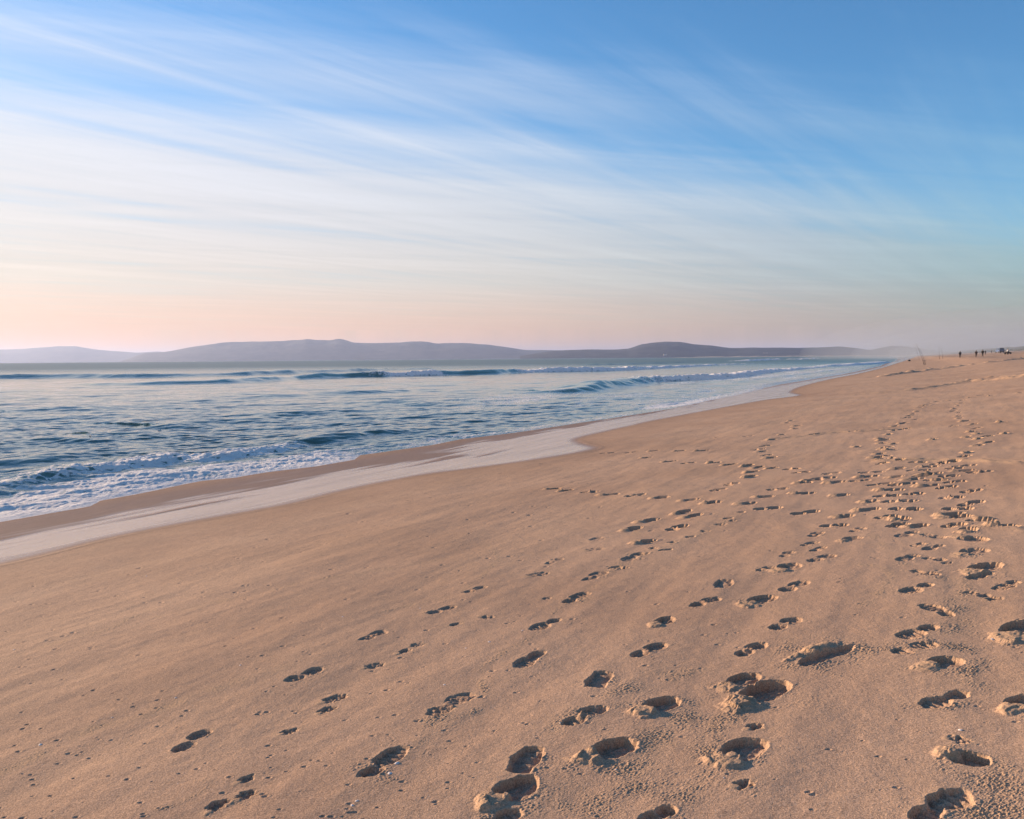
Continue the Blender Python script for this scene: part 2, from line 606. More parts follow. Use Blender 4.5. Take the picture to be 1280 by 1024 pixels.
for k, (px, hw, hg, cs) in enumerate(LINES):
    pl = spline([on_ground(u, v)[:2] for u, v in px], 6)
    x0, y0 = pl.min(0) - hw * 3
    x1, y1 = pl.max(0) + hw * 3
    i0, i1 = rows(y0, y1)
    j0, j1 = cols(x0, x1, max(y0, .4), y1)
    xx, yy = X[i0:i1, j0:j1], Y[i0:i1, j0:j1]
    d_, _, _ = seg_dist(xx, yy, pl)
    cs *= max(1.0, float(yy.mean()) / 6)
    mk = np.exp(-(d_ / hw) ** 2) * np.clip(.55 + fbm(xx * 5, yy * 5, 50 + k, 3), 0, 1)
    dz[i0:i1, j0:j1] += crumbs(xx, yy, mk, cs * .7, hg * .5, 60 + k) + crumbs(xx, yy, mk, cs * .45, hg * .5, 90 + k)
    turned[i0:i1, j0:j1] = np.maximum(turned[i0:i1, j0:j1], mk * .8)

# wheel ruts and trodden bands further up the beach
RUTS = [([(1100, 471), (1118, 468.6), (1153, 464), (1180, 461), (1205, 457.5), (1240, 453), (1290, 447)], .7, .15),
        ([(1130, 464), (1160, 460.5), (1200, 456), (1250, 450.5)], .35, .05),
        ([(1191, 480), (1215, 477.5), (1250, 475), (1300, 471)], .35, .10),
        ([(1215, 475), (1250, 471.5), (1300, 469)], .35, .09),
        ([(1081, 492), (1100, 491), (1120, 489.5), (1150, 486), (1190, 480.5)], .4, .07),
        ([(1057, 564.5), (1090, 564), (1130, 563.4), (1160, 563), (1215, 561), (1290, 557)], .16, .04),
        ([(960, 549), (1010, 545), (1045, 541), (1075, 540), (1120, 536.5)], .10, .022),
        ([(1160, 535), (1200, 533), (1250, 529), (1290, 527)], .12, .035),
        ([(1100, 577), (1150, 575.5), (1200, 575), (1250, 577), (1272, 577.5)], .14, .03),
        ([(1225, 657), (1250, 657), (1275, 660), (1290, 664)], .10, .03)]
for k, (px, hw, hg) in enumerate(RUTS):
    pl = spline([on_ground(u, v)[:2] for u, v in px], 5)
    x0, y0 = pl.min(0) - hw * 3
    x1, y1 = pl.max(0) + hw * 3
    i0, i1 = rows(y0, y1)
    j0, j1 = cols(x0, x1, y0, y1)
    xx, yy = X[i0:i1, j0:j1], Y[i0:i1, j0:j1]
    d_, sd_, _ = seg_dist(xx, yy, pl)
    env = np.clip(.75 + .9 * fbm(xx * .3, yy * .3, 120 + k, 3), 0, 1)
    mk = np.exp(-(d_ / hw) ** 2) * env
    lump = .8 + .6 * fbm(xx / hw * .35, yy / hw * .35, 140 + k, 3)
    hg = hg * (1.9 if y0 > 40 else 1.2)
    dz[i0:i1, j0:j1] += mk * hg * lump - .6 * hg * env * np.exp(-((d_ * sd_ - hw) / hw * 1.6) ** 2)
    turned[i0:i1, j0:j1] = np.maximum(turned[i0:i1, j0:j1], mk)

# ---- footprints ------------------------------------------------------------------
# (left end px, right end px, kind, depth, label or None, group)
#   S clean sole   H deep hole with the sand thrown out on its seaward side   P paw or toe scuff   D two-lobed print   R trampled heap
NEARPR = 'footprints in the foreground'
PRINTS = [
    ((451, 975), (504, 936), 'S', .045, 'large clean deep shoe print with a ridged sole and white shell on its rim'),
    ((535, 894), (589, 866), 'D', .016, 'shallow two-lobed shoe print with a wavy tread, just inland of a curved drift line'),
    ((640, 965), (674, 936), 'V', .050, 'square-ended deep shoe print directly above the crumbled hole at the bottom edge'),
    ((600, 1010), (668, 974), 'H', .060, 'crumbled deep hole with a sand heap on its left, below the square-ended print'),
    ((600, 1032), (650, 1016), 'S', .050, 'print cut off by the bottom edge under the crumbled hole'),
    ((400, 879), (433, 868), 'P', .022, 'upper of two small dark scuffs left of the shallow two-lobed print'),
    ((397, 893), (420, 883), 'P', .024, 'lower of two small dark scuffs left of the shallow two-lobed print'),
    ((350, 920), (376, 911), 'P', .020, 'lone small scuff between the two-lobed print at far left and the large clean print'),
    ((299, 982), (319, 973), 'P', .022, 'topmost of three dark paw scuffs near the bottom left'),
    ((297, 1004), (317, 993), 'P', .024, 'middle of three dark paw scuffs near the bottom left'),
    ((259, 1020), (285, 1003), 'P', .032, 'lowest and darkest of three paw scuffs near the bottom left'),
    ((216, 941), (262, 914), 'D', .034, 'isolated two-lobed print farthest left in the sand, heel hidden in shade'),
    ((357, 853), (405, 837), 'D', .026, 'slim isolated shoe print in the third step of the seaward row'),
    ((449, 803), (482, 790), 'D', .022, 'faint two-lobed print above the small paw pair in the seaward row'),
    ((534, 767), (569, 758), 'D', .024, 'slim shoe print with a sand ridge across its middle'),
    ((581, 741), (607, 734), 'D', .020, 'small slim shoe print at the upper end of the seaward row'),
    ((560, 782), (577, 779), 'P', .020, 'single dark scuff under the slim shoe print with a sand ridge'),
    ((600, 770), (617, 773), 'P', .018, 'dark scuff to the right of the single dark scuff in the paw row'),
    ((496, 818), (514, 811), 'P', .024, 'dark round paw hollow touching a smaller scuff in the paw row'),
    ((510, 809), (531, 805), 'P', .016, 'small scuff touching the round paw hollow in the paw row'),
    ((452, 836), (482, 829), 'P', .018, 'ragged low scuff below left of the round paw hollow'),
    ((646, 835), (676, 813), 'S', .042, 'round dark shoe print with a long shadow, beside the curved drift line'),
    ((665, 787), (698, 773), 'S', .032, 'shoe print with a paler toe end, next step beyond the round dark print'),
    ((706, 753), (735, 741), 'S', .030, 'small oval print with a pale lip on its left, third step beyond the round print'),
    ((729, 726), (756, 714), 'D', .016, 'faint print with a crumbled edge above the small oval print'),
    ((779, 701), (801, 690), 'S', .028, 'dark oval print at the lower end of the dotted dog trail'),
    ((677, 749), (690, 746), 'P', .014, 'tiny scuff left of the small oval print'),
    ((656, 722), (690, 715), 'P', .016, 'long broken scuff left of the faint crumbled print'),
    ((682, 705), (703, 698), 'D', .018, 'slim print just above the long broken scuff'),
    ((730, 688), (757, 684), 'P', .014, 'low double scuff above the slim print in the middle row'),
    ((738, 677), (754, 669), 'P', .018, 'small dark scuff above the low double scuff'),
    ((789, 818), (832, 804), 'D', .040, 'long print split by a wedge of sand, above the drift of crumbs'),
    ((736, 840), (762, 858), 'V', .042, 'small square-ended print with crumbs thrown beyond it'),
    ((702, 905), (755, 884), 'D', .036, 'long print with its left end cut off by a lump of sand'),
    ((792, 893), (846, 870), 'H', .060, 'deep hole with broken sand blocks in front, between the long print and the trampled heap'),
    ((718, 952), (792, 927), 'H', .068, 'deep hole with a big cracked heap at its left, in the bottom middle'),
    ((896, 858), (946, 840), 'H', .050, 'shallow end of the trampled double hole with a lump at its left'),
    ((908, 884), (980, 848), 'H', .085, 'widest and deepest hole with a tall sand wedge on its left'),
    ((936, 909), (952, 904), 'P', .030, 'small dark hollow between the widest hole and the double print below it'),
    ((890, 957), (950, 924), 'H', .055, 'double print with a clod broken over its near side, below the widest hole'),
    ((920, 982), (941, 975), 'P', .036, 'small crumbled pit below the double print with a clod'),
    ((795, 1032), (842, 1007), 'S', .050, 'deep print cut by the bottom edge, right of centre'),
    ((815, 783), (839, 771), 'H', .040, 'small hole with a lump at its left and crumbs strewn beyond'),
    ((862, 757), (898, 748), 'D', .032, 'slim print with a half buried left end, above the small lumpy hole'),
    ((893, 735), (917, 726), 'V', .030, 'small square print above the slim half buried one'),
    ((928, 757), (966, 744), 'H', .042, 'hole with crumbs on its left, right of the slim half buried print'),
    ((961, 785), (1000, 773), 'D', .034, 'print with a sand slab in it and a shadow to its right'),
    ((920, 815), (956, 802), 'D', .040, 'rounded print with a raised near edge beside the ragged ridge'),
    ((986, 828), (1064, 802), 'R', .050, 'long ragged ridge of kicked sand with a hollow under it'),
    ((1115, 813), (1172, 804), 'D', .024, 'shallow drag print at the right end of the ragged ridge'),
    ((975, 738), (1007, 727), 'D', .036, 'print with a cracked near edge, pointed at its right end'),
    ((945, 713), (968, 709), 'D', .030, 'left half of a joined pair of holes above the cracked print'),
    ((966, 715), (997, 705), 'H', .040, 'right half of a joined pair of holes above the cracked print'),
    ((1009, 702), (1043, 694), 'D', .026, 'slim scuffed print right of the joined pair of holes'),
    ((1013, 689), (1031, 684), 'D', .028, 'small rounded print directly above the slim scuffed print'),
    ((1000, 682), (1021, 677), 'D', .024, 'flat dark print touching the small rounded one'),
    ((975, 696), (990, 690), 'D', .024, 'crumbly small print left of the flat dark pair'),
    ((1011, 670), (1027, 664), 'D', .026, 'small clean print with a lit rim above the flat dark pair'),
    ((1047, 677), (1075, 671), 'H', .034, 'print with a clod in its middle, right of the small clean print'),
    ((1062, 664), (1079, 659), 'D', .026, 'small clean print above the one with a clod'),
    ((1121, 671), (1143, 663), 'S', .028, 'slim boot print tilted up to the right, top of the inland row'),
    ((1157, 666), (1178, 672), 'D', .026, 'reddish scuffed print right of the slim tilted boot print'),
    ((1196, 668), (1230, 677), 'H', .044, 'dark filled hole with a pale heap on its left, inland row'),
    ((1140, 682), (1155, 679), 'D', .028, 'left and smaller of two touching prints in the inland row'),
    ((1155, 687), (1178, 681), 'S', .034, 'right and larger of two touching prints in the inland row'),
    ((1123, 701), (1146, 693), 'S', .028, 'slim clean print below the two touching prints'),
    ((1162, 696), (1178, 699), 'D', .022, 'low scuff right of the slim clean print'),
    ((1175, 703), (1192, 701), 'P', .024, 'dark little scuff at the end of the low scuff'),
    ((1192, 694), (1231, 685), 'H', .034, 'long crumbled print above the dark hole with a long shadow'),
    ((1206, 716), (1246, 702), 'H', .056, 'dark hole with a lump on its left casting a long shadow to the right'),
    ((1211, 723), (1238, 714), 'S', .040, 'rounded print tucked under the hole with the long shadow'),
    ((1246, 736), (1271, 725), 'S', .024, 'shallow oval print with a pale rim near the right edge'),
    ((1211, 739), (1233, 745), 'D', .016, 'faint smooth scoop left of the shallow oval print'),
    ((1231, 749), (1251, 746), 'P', .026, 'dark scuff at the right end of the faint scoop'),
    ((1140, 713), (1174, 719), 'S', .032, 'oval print with a lip of sand on its left, inland row'),
    ((1129, 742), (1161, 730), 'S', .034, 'print with a waist in its near edge, below the lipped oval'),
    ((1155, 756), (1191, 770), 'S', .032, 'oval print sloping down to the right, below the waisted print'),
    ((1126, 797), (1166, 781), 'S', .036, 'waisted print with a ragged right end above the drag print'),
    ((1147, 834), (1201, 822), 'H', .052, 'smooth oval hole with a chunky heap on its left, below the drag print'),
    ((1154, 880), (1204, 861), 'S', .040, 'clean rounded print with a rib across it, below the smooth oval hole'),
    ((1182, 918), (1216, 921), 'P', .018, 'thin crescent print above the deep sandy-edged hole at lower right'),
    ((1172, 932), (1238, 948), 'H', .060, 'deep hole with a crumbly heap on its left, at lower right'),
    ((1142, 1018), (1211, 984), 'S', .055, 'largest smooth shoe print, in the bottom right corner'),
    ((1250, 800), (1292, 776), 'H', .060, 'tall lump of sand cut by the right edge, upper one'),
    ((1256, 885), (1296, 866), 'H', .055, 'crumbled heap and hole cut by the right edge, lower one'),
]
# further prints: centre px, heading (L = along the shore, X = across it), group key
FAR = {}
FAR['mid'] = ('footprint in the ragged row crossing the middle of the beach from the wet sand', 'footprints in the row crossing the mid beach', 'X',
              [(690, 611), (706, 613), (737, 615), (760, 618), (794, 620), (824, 623), (861, 626), (888, 630), (932, 631), (954, 623), (960, 636), (972, 612)])
FAR['upper'] = ('small footprint in the faint upper row leading inland from the swash', 'footprints in the faint upper row', 'X',
                [(760, 566), (790, 565), (816, 564), (849, 564), (877, 564), (894, 547), (935, 546), (1019, 543), (1070, 540),
                 (807, 572), (836, 577), (860, 579), (892, 579), (911, 581)])
FAR['slant'] = ('footprint in the curved trail that climbs along the middle towards the sea bend', 'footprints in the middle climbing trail', 'L',
                [(845, 659), (863, 645), (851, 640), (787, 661), (808, 650), (803, 677), (897, 613), (914, 605), (936, 596), (938, 590), (933, 582), (946, 584), (964, 585), (957, 570), (962, 573),
                 (951, 565), (947, 562), (957, 557), (964, 550), (976, 544), (983, 528), (988, 525.6), (995, 533), (993, 536.5)])
FAR['dog'] = ('tiny paw mark in the dotted dog trail between two lines of shoe prints', 'paw marks of the dotted dog trail', 'P',
              [(770, 709), (779, 710), (804, 692), (817, 685), (832, 687), (841, 677), (862, 670), (880, 663), (900, 655), (910, 648), (927, 641), (915, 651)])
FAR['left trail'] = ('footprint in the left one of two narrow trails winding up the far beach', 'footprints of the left far trail', 'L',
                     [(1187, 500.5), (1172, 502), (1160, 504), (1157, 507), (1148, 510), (1152, 508), (1146, 514.5), (1139, 518), (1137, 520), (1133, 522), (1144, 524), (1131, 528.6), (1126, 530),
                      (1117, 533), (1115, 538), (1109, 543), (1106, 537), (1130, 536), (1099.5, 548), (1104, 549.7), (1101, 553), (1115, 554), (1107, 558.6), (1103, 562), (1111, 563),
                      (1098, 568), (1104, 571), (1094, 572)])
FAR['right trail'] = ('footprint in the right one of two narrow trails winding up the far beach', 'footprints of the right far trail', 'L',
                      [(1212, 497), (1203, 500), (1196, 507), (1200, 504), (1191, 514), (1199, 516), (1193, 511), (1196, 520), (1198, 523), (1205, 527), (1215, 531), (1221, 535), (1212, 540), (1220, 543),
                       (1207, 547), (1221, 549), (1234, 546), (1233, 552.5), (1221, 556.5), (1254, 542), (1208, 565), (1206, 570), (1226, 494), (1238, 495), (1273, 491),
                       (1191, 533), (1251, 528.6), (1165, 550), (1069, 558)])
FAR['trample'] = ('footprint in the densely trampled patch where the two far trails meet', 'footprints of the trampled patch', 'R',
                  [(1083, 596), (1090, 590), (1100, 606), (1111, 613), (1102, 580), (1121, 586), (1132, 576), (1149, 588), (1167, 593), (1175, 579), (1153, 595), (1193, 586),
                   (1186, 595), (1193, 602), (1158, 607), (1182, 609), (1142, 617), (1109, 620), (1125, 627), (1132, 636), (1085, 627), (1081, 637), (1109, 645), (1125, 647),
                   (1189, 621), (1212, 628), (1198, 634), (1186, 641), (1193, 644), (1227, 648), (1191, 655), (1144, 656), (1121, 655), (1207, 662), (1225, 590),
                   (1205, 582), (1203, 589), (1117, 597), (1140, 600), (1075, 601), (1096, 576), (1110, 574), (1160, 583), (1128, 606), (1172, 600), (1148, 578), (1186, 577), (1253, 656), (1214, 613)])
FAR['side'] = ('footprint in the loose cluster seaward of the trampled patch', 'footprints beside the trampled patch', 'X',
               [(990, 586), (1001, 591), (1039, 592), (1003, 604), (1030, 598), (1043, 603), (1014, 601), (1002, 618), (1048, 620), (1006, 640), (1053, 644), (1042, 656)])

footprints = []   # (centre xy, half length, half width, angle, label, group)
own = np.full((NR, NC), -1, np.int32)
own_q = np.full((NR, NC), 1e9)


def stamp(c, ang, L, W, kind, dep, label, group, seed):
    """press one print into the sand around c; ang = direction of its right-hand end"""
    ca, sa = math.cos(ang), math.sin(ang)
    rad = max(L, W) * 1.15 + .08
    i0, i1 = rows(c[1] - rad, c[1] + rad)
    j0, j1 = cols(c[0] - rad, c[0] + rad, max(c[1] - rad, .4), c[1] + rad)
    sl = (slice(i0, i1), slice(j0, j1))
    gx, gy = X[sl], Y[sl]
    dx, dy = gx - c[0], gy - c[1]
    p, q = dx * ca + dy * sa, -dx * sa + dy * ca
    rr = random.Random(seed)
    # ragged edge; far off only the coarse shape is kept
    fq = min(1.0, max(.15, .013 / (c[1] ** 2 * (4.6e-4 if c[1] < 12 else 1.16e-4))))
    wob = .0060 * fbm(gx * 34 * fq, gy * 34 * fq, seed, 2) + .011 * fbm(gx * 9 * fq, gy * 9 * fq, seed + 3, 2)
    h, hw = L / 2, W / 2

    def ell(px, qx, a, b):
        return (np.hypot((p - px) / a, (q - qx) / b) - 1) * min(a, b)

    def smin(a, b, k):
        t_ = np.clip(.5 + .5 * (b - a) / k, 0, 1)
        return b * (1 - t_) + a * t_ - k * t_ * (1 - t_)

    heap = None
    if kind == 'S':
        sgn = rr.choice((-1, 1, -1))
        sdf = smin(ell(sgn * .19 * L, .03 * W * sgn, .30 * L, hw), ell(-sgn * .31 * L, -.05 * W, .185 * L, hw * .74), .024)
        floor = dep * (1 - .25 * sgn * p / h)
        tread = .0055 * np.sin(p * 170 + 2 * fbm(gx * 12, gy * 12, seed, 2))
        ridge = .5 * dep * np.exp(-((p + sgn * .12 * L) / .018) ** 2) * rr.choice((0, .6, 1))
        side = -1
    elif kind == 'V':
        bx = np.maximum(np.abs(p) - h * .9, np.abs(q) - hw * .75)
        sdf = smin(bx + 0 * p, ell(0, 0, h * .8, hw * .9), .03)
        floor = dep * (1 - .2 * p / h)
        tread = .004 * np.sin(p * 120) * np.clip(fbm(gx * 10, gy * 10, seed, 2) + .6, 0, 1)
        ridge = .4 * dep * np.clip(fbm(gx * 16, gy * 16, seed + 8, 2), 0, 1)
        side = -1
    elif kind == 'D':
        sdf = smin(ell(.22 * L, 0, .28 * L, hw), ell(-.28 * L, -.02, .22 * L, hw * .85), .015)
        floor = dep * (1 + .2 * rr.uniform(-1, 1) * p / h)
        tread = .004 * np.sin(p * 150 + q * 60 + 2 * fbm(gx * 9, gy * 9, seed, 2))
        ridge = 1.25 * dep * np.exp(-((p + .05 * L + .3 * q + .03 * fbm(gx * 11, gy * 11, seed + 31, 3)) / .030) ** 2) * (1 + .6 * fbm(gx * 22 * fq, gy * 22 * fq, seed, 3)) + .6 * dep * np.clip(fbm(gx * 14 * fq, gy * 14 * fq, seed + 33, 3) - .1, 0, 1)
        side = -1
    elif kind == 'H':
        sdf = smin(ell(.17 * L, 0, .32 * L, hw), ell(.0, -.12 * W, .22 * L, hw * .75), .04)
        floor = dep * (1.0 + .25 * q / hw)
        tread = .003 * np.sin(q * 150 + 3 * fbm(gx * 8, gy * 8, seed, 2))
        ridge = 0
        heap = (-.30 * L, -.06 * W, .27 * L, hw * 1.0, dep * .85)
    elif kind == 'P':
        sdf = ell(.0, 0, h * .85, hw) + .01 * fbm(gx * 40 * fq, gy * 40 * fq, seed + 5, 2)
        floor = dep
        tread = .006 * fbm(gx * 50, gy * 50, seed, 2)
        ridge = dep * np.clip(fbm(gx * 34 * fq, gy * 34 * fq, seed + 8, 2), 0, .6)
        heap = (-.45 * L, 0, .25 * L, hw * .6, dep * .35)
    else:
        sdf = smin(ell(.05 * L, -.18 * W, .36 * L, hw * .42), ell(-.25 * L, -.2 * W, .2 * L, hw * .4), .03)
        floor = dep * .9
        tread = .006 * fbm(gx * 20 * fq, gy * 20 * fq, seed, 2)
        ridge = 0
        heap = (.02 * L, .22 * W, .42 * L, hw * .42, dep * 1.0)
    sdf = sdf + wob
    tread = tread * np.clip(fq * 1.6 - .6, 0, 1)
    inside = sst(.006, -.008, sdf)
    dzl = -inside * (floor - ridge + tread + .006 * fbm(gx * 22 * fq, gy * 22 * fq, seed + 2, 4))
    out = np.clip(sdf, 0, 1)
    rim = np.exp(-(out / .020) ** 2) * (1 - inside)
    dzl += rim * dep * .08 * np.clip(.75 + .9 * fbm(gx * 14 * fq, gy * 14 * fq, seed + 6, 2), 0, 2)
    # bulge pushed up round the print
    dzl += np.exp(-(out / .07) ** 2) * (1 - inside) * dep * .05
    tn = np.maximum(0, rim * .6)
    pressed_shade[sl] = np.maximum(pressed_shade[sl], inside * np.clip(.75 + .5 * fbm(gx * 15 * fq, gy * 15 * fq, seed + 41, 3), 0, 1))
    if heap is not None:
        hx, hq, ha, hb, hh = heap
        e = np.hypot((p - hx) / ha, (q - hq) / hb) + .30 * fbm(gx * 13 * fq, gy * 13 * fq, seed + 11, 3)
        em = sst(1.12, .58, e)
        wx_ = .25 * fbm(gx * 12, gy * 12, seed + 15, 2)
        d1, cid = worley(gx * 16 * fq + wx_, gy * 13 * fq - wx_, seed + 12)
        block = .50 + .50 * cid + .14 * fbm(gx * 24 * fq, gy * 24 * fq, seed + 13, 3) - .22 * np.clip(d1 - .5, 0, 1)
        hp = em * hh * block * (1.05 - .35 * np.clip(e, 0, 1))
        dzl = np.where(em > .02, np.maximum(dzl, hp + dzl * (1 - em)), dzl)
        tn = np.maximum(tn, em)
        pressed_shade[sl] *= 1 - .7 * em
    # crumbs flung about
    if dep > .012 and c[1] < 8.5:
        fl = np.exp(-(np.hypot((p + .1 * L) / (L * .62), (q + .03) / (W * 1.1))) ** 2) * (1 - inside)
        fl = fl * np.clip(.15 + 1.1 * fbm(gx * 6, gy * 6, seed + 21, 3), 0, 1)
        dzl += crumbs(gx, gy, fl, .015, .0075, seed + 22) + crumbs(gx, gy, fl, .009, .005, seed + 23)
        tn = np.maximum(tn, fl * .7)
    dz[sl] += dzl
    turned[sl] = np.maximum(turned[sl], np.clip(tn, 0, 1))
    k = len(footprints)
    touched = np.minimum(sdf - .022, 9)
    if heap is not None:
        touched = np.minimum(touched, (e - 1.0) * .1)
    qn = touched / .05
    better = (touched < 0) & (qn < own_q[sl])
    own_sl, oq = own[sl], own_q[sl]
    own_sl[better] = k
    oq[better] = qn[better]
    footprints.append((label, group))


for n_, (p0, p1, kind, dep, label) in enumerate(PRINTS):
    w0, w1_ = on_ground(*p0), on_ground(*p1)
    c = (w0 + w1_) / 2
    dv = w1_ - w0
    L = max(math.hypot(dv.x, dv.y), .10)
    ang = math.atan2(dv.y, dv.x)
    if kind == 'V':
        # the span is the print's breadth; it points away from the camera
        ang = ang + R(8) if False else math.atan2(1.0, .35)
        L, W = .26, .125
    elif kind == 'P':
        L = min(L, .22)
        W = max(.06, L * .55)
    elif kind == 'H':
        W = min(.19, max(.12, L * .5))
        L = min(L, .46)
    elif kind == 'R':
        W = .24
        L = min(L, .55)
    else:
        L = min(max(L, .17), .36)
        W = min(.125, max(.085, L * .40))
    stamp((c.x, c.y), ang, L, W, kind, dep * (.50 if kind in 'HR' else .44 if kind == 'S' else .52), label, None if kind != 'x' else NEARPR, 1000 + n_ * 37)

n_ = 0
for key, (label, group, mode, pts) in FAR.items():
    for (u, v) in pts:
        n_ += 1
        c = on_ground(u, v)
        rr = random.Random(n_)
        along = math.pi / 2 - TH
        if mode == 'X':
            ang, kind, L = rr.uniform(-.25, .25), rr.choice('HHD'), rr.uniform(.25, .34)
        elif mode == 'L':
            ang, kind, L = along - .45 + rr.uniform(-.25, .25), rr.choice('HHD'), rr.uniform(.28, .36)
        elif mode == 'P':
            ang, kind, L = rr.uniform(-.3, .5), 'P', rr.uniform(.09, .14)
        else:
            ang, kind, L = rr.uniform(-.6, .6), rr.choice('HHRDD'), rr.uniform(.24, .36)
        W = {'P': .07, 'R': .22}.get(kind, .15)
        dep = {'P': .020, 'D': .040}.get(kind, rr.uniform(.034, .050)) * (1 + min(c.y, 60) / 140)
        stamp((c.x, c.y), ang, L, W, kind, dep, label, group, 5000 + n_ * 31)

Z = Z0 + dz
Nrm = vnormals(X, Y, Z).reshape(-1, 3)
V = np.stack([X, Y, Z], -1).reshape(-1, 3)
Q = quads(NR, NC)
attrs = {'pressed_shade': pressed_shade.ravel(), 'film': film_a.ravel(), 'wet': wet.ravel(), 'damp': damp.ravel(), 'turned': turned.ravel()}
fown = np.max(own.ravel()[Q], axis=1)
fown = np.where((own.ravel()[Q] >= 0).sum(1) >= 2, fown, -1)
tq = T.ravel()[Q].mean(1)
keep = tq > -9
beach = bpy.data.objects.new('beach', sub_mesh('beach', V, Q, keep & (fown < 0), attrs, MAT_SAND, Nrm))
link(beach)
tag(beach, kind='structure')
order = np.argsort(fown, kind='stable')
fs = fown[order]
for k, (label, group) in enumerate(footprints):
    lo, hi = np.searchsorted(fs, k), np.searchsorted(fs, k + 1)
    if hi - lo < 2:
        continue
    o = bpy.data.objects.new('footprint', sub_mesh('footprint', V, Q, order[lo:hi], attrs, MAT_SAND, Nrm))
    link(o)
    cat = 'paw print' if ('paw' in label or 'scuff' in label) else 'footprint'
    if cat == 'paw print':
        o.name = 'paw_print'
    tag(o, label, cat, group)

# ================================================================ SEA
MAT_WATER = water_material()
inv = np.concatenate([np.linspace(1 / 6.5, 1 / 22.0, 640)[:-1], np.linspace(1 / 22.0, 1 / 700.0, 860), 1 / np.geomspace(730, 60000, 40)])
Dw = 1 / inv
Aw = np.concatenate([-np.geomspace(4.0, .80, 12), np.linspace(-.78, .56, 1150), np.linspace(.57, .9, 10)])
WY = np.repeat(Dw[:, None], len(Aw), 1)
WX = WY * Aw[None, :]
WT = tprime(WX, WY)
WS = sal(WX, WY)
WZ0 = base_h(WX, WY)
SHAPE = WX.shape
FX, FY, FT, FS = WX, WY, WT, WS
te = np.interp(WS, edge_s, edge_t)
off = te - WT                         # metres out from the water's edge
rowstep = np.repeat(np.gradient(Dw)[:, None], len(Aw), 1)
# only the points on the water side are worked out
SEL = off > -1.5
WX, WY, WT, WS, off, rowstep, WZ0 = (a_[SEL] for a_ in (WX, WY, WT, WS, off, rowstep, WZ0))
eta = np.zeros_like(WX)
grow = sst(0.2, 12, off)
# wind chop and small waves: many short crested trains
rng = random.Random(5)
FIELDS = {l_: [pn(WX / l_ + 3 * q, WY / l_ + 5 * q, 200 + q) for q in range(3)] for l_ in (3.0, 9.0, 27.0)}
for k in range(46):
    lam = 0.30 * (1.125 ** k) if k < 32 else rng.uniform(3, 22)
    th = TH + math.pi / 2 + rng.gauss(0, .42)
    kx, ky = math.cos(th) * 2 * math.pi / lam, math.sin(th) * 2 * math.pi / lam
    amp = .0050 * lam ** .68 * (.5 if lam > 6 else 1.75 if lam < 1.3 else 1.35 if lam < 2.2 else 1)
    fade = np.clip(1.3 - rowstep * 3.2 / lam, 0, 1)
    fl_ = FIELDS[3.0 if lam < 1.3 else 9.0 if lam < 5 else 27.0]
    f1, f2 = rng.choice(fl_), rng.choice(fl_)
    env = np.clip(.55 + .9 * rng.choice((-1, 1)) * f1, 0, 1.5)
    ph = kx * WX + ky * WY + rng.uniform(0, 6.28) + 1.6 * rng.choice((-1, 1)) * f2
    w = np.sin(ph)
    eta += amp * fade * env * (w + .25 * np.cos(2 * ph)) * np.clip(off / (lam * .8 + .5), .05, 1)
foam = np.zeros_like(WX)
green = np.zeros_like(WX)
sandy = np.zeros_like(WX)
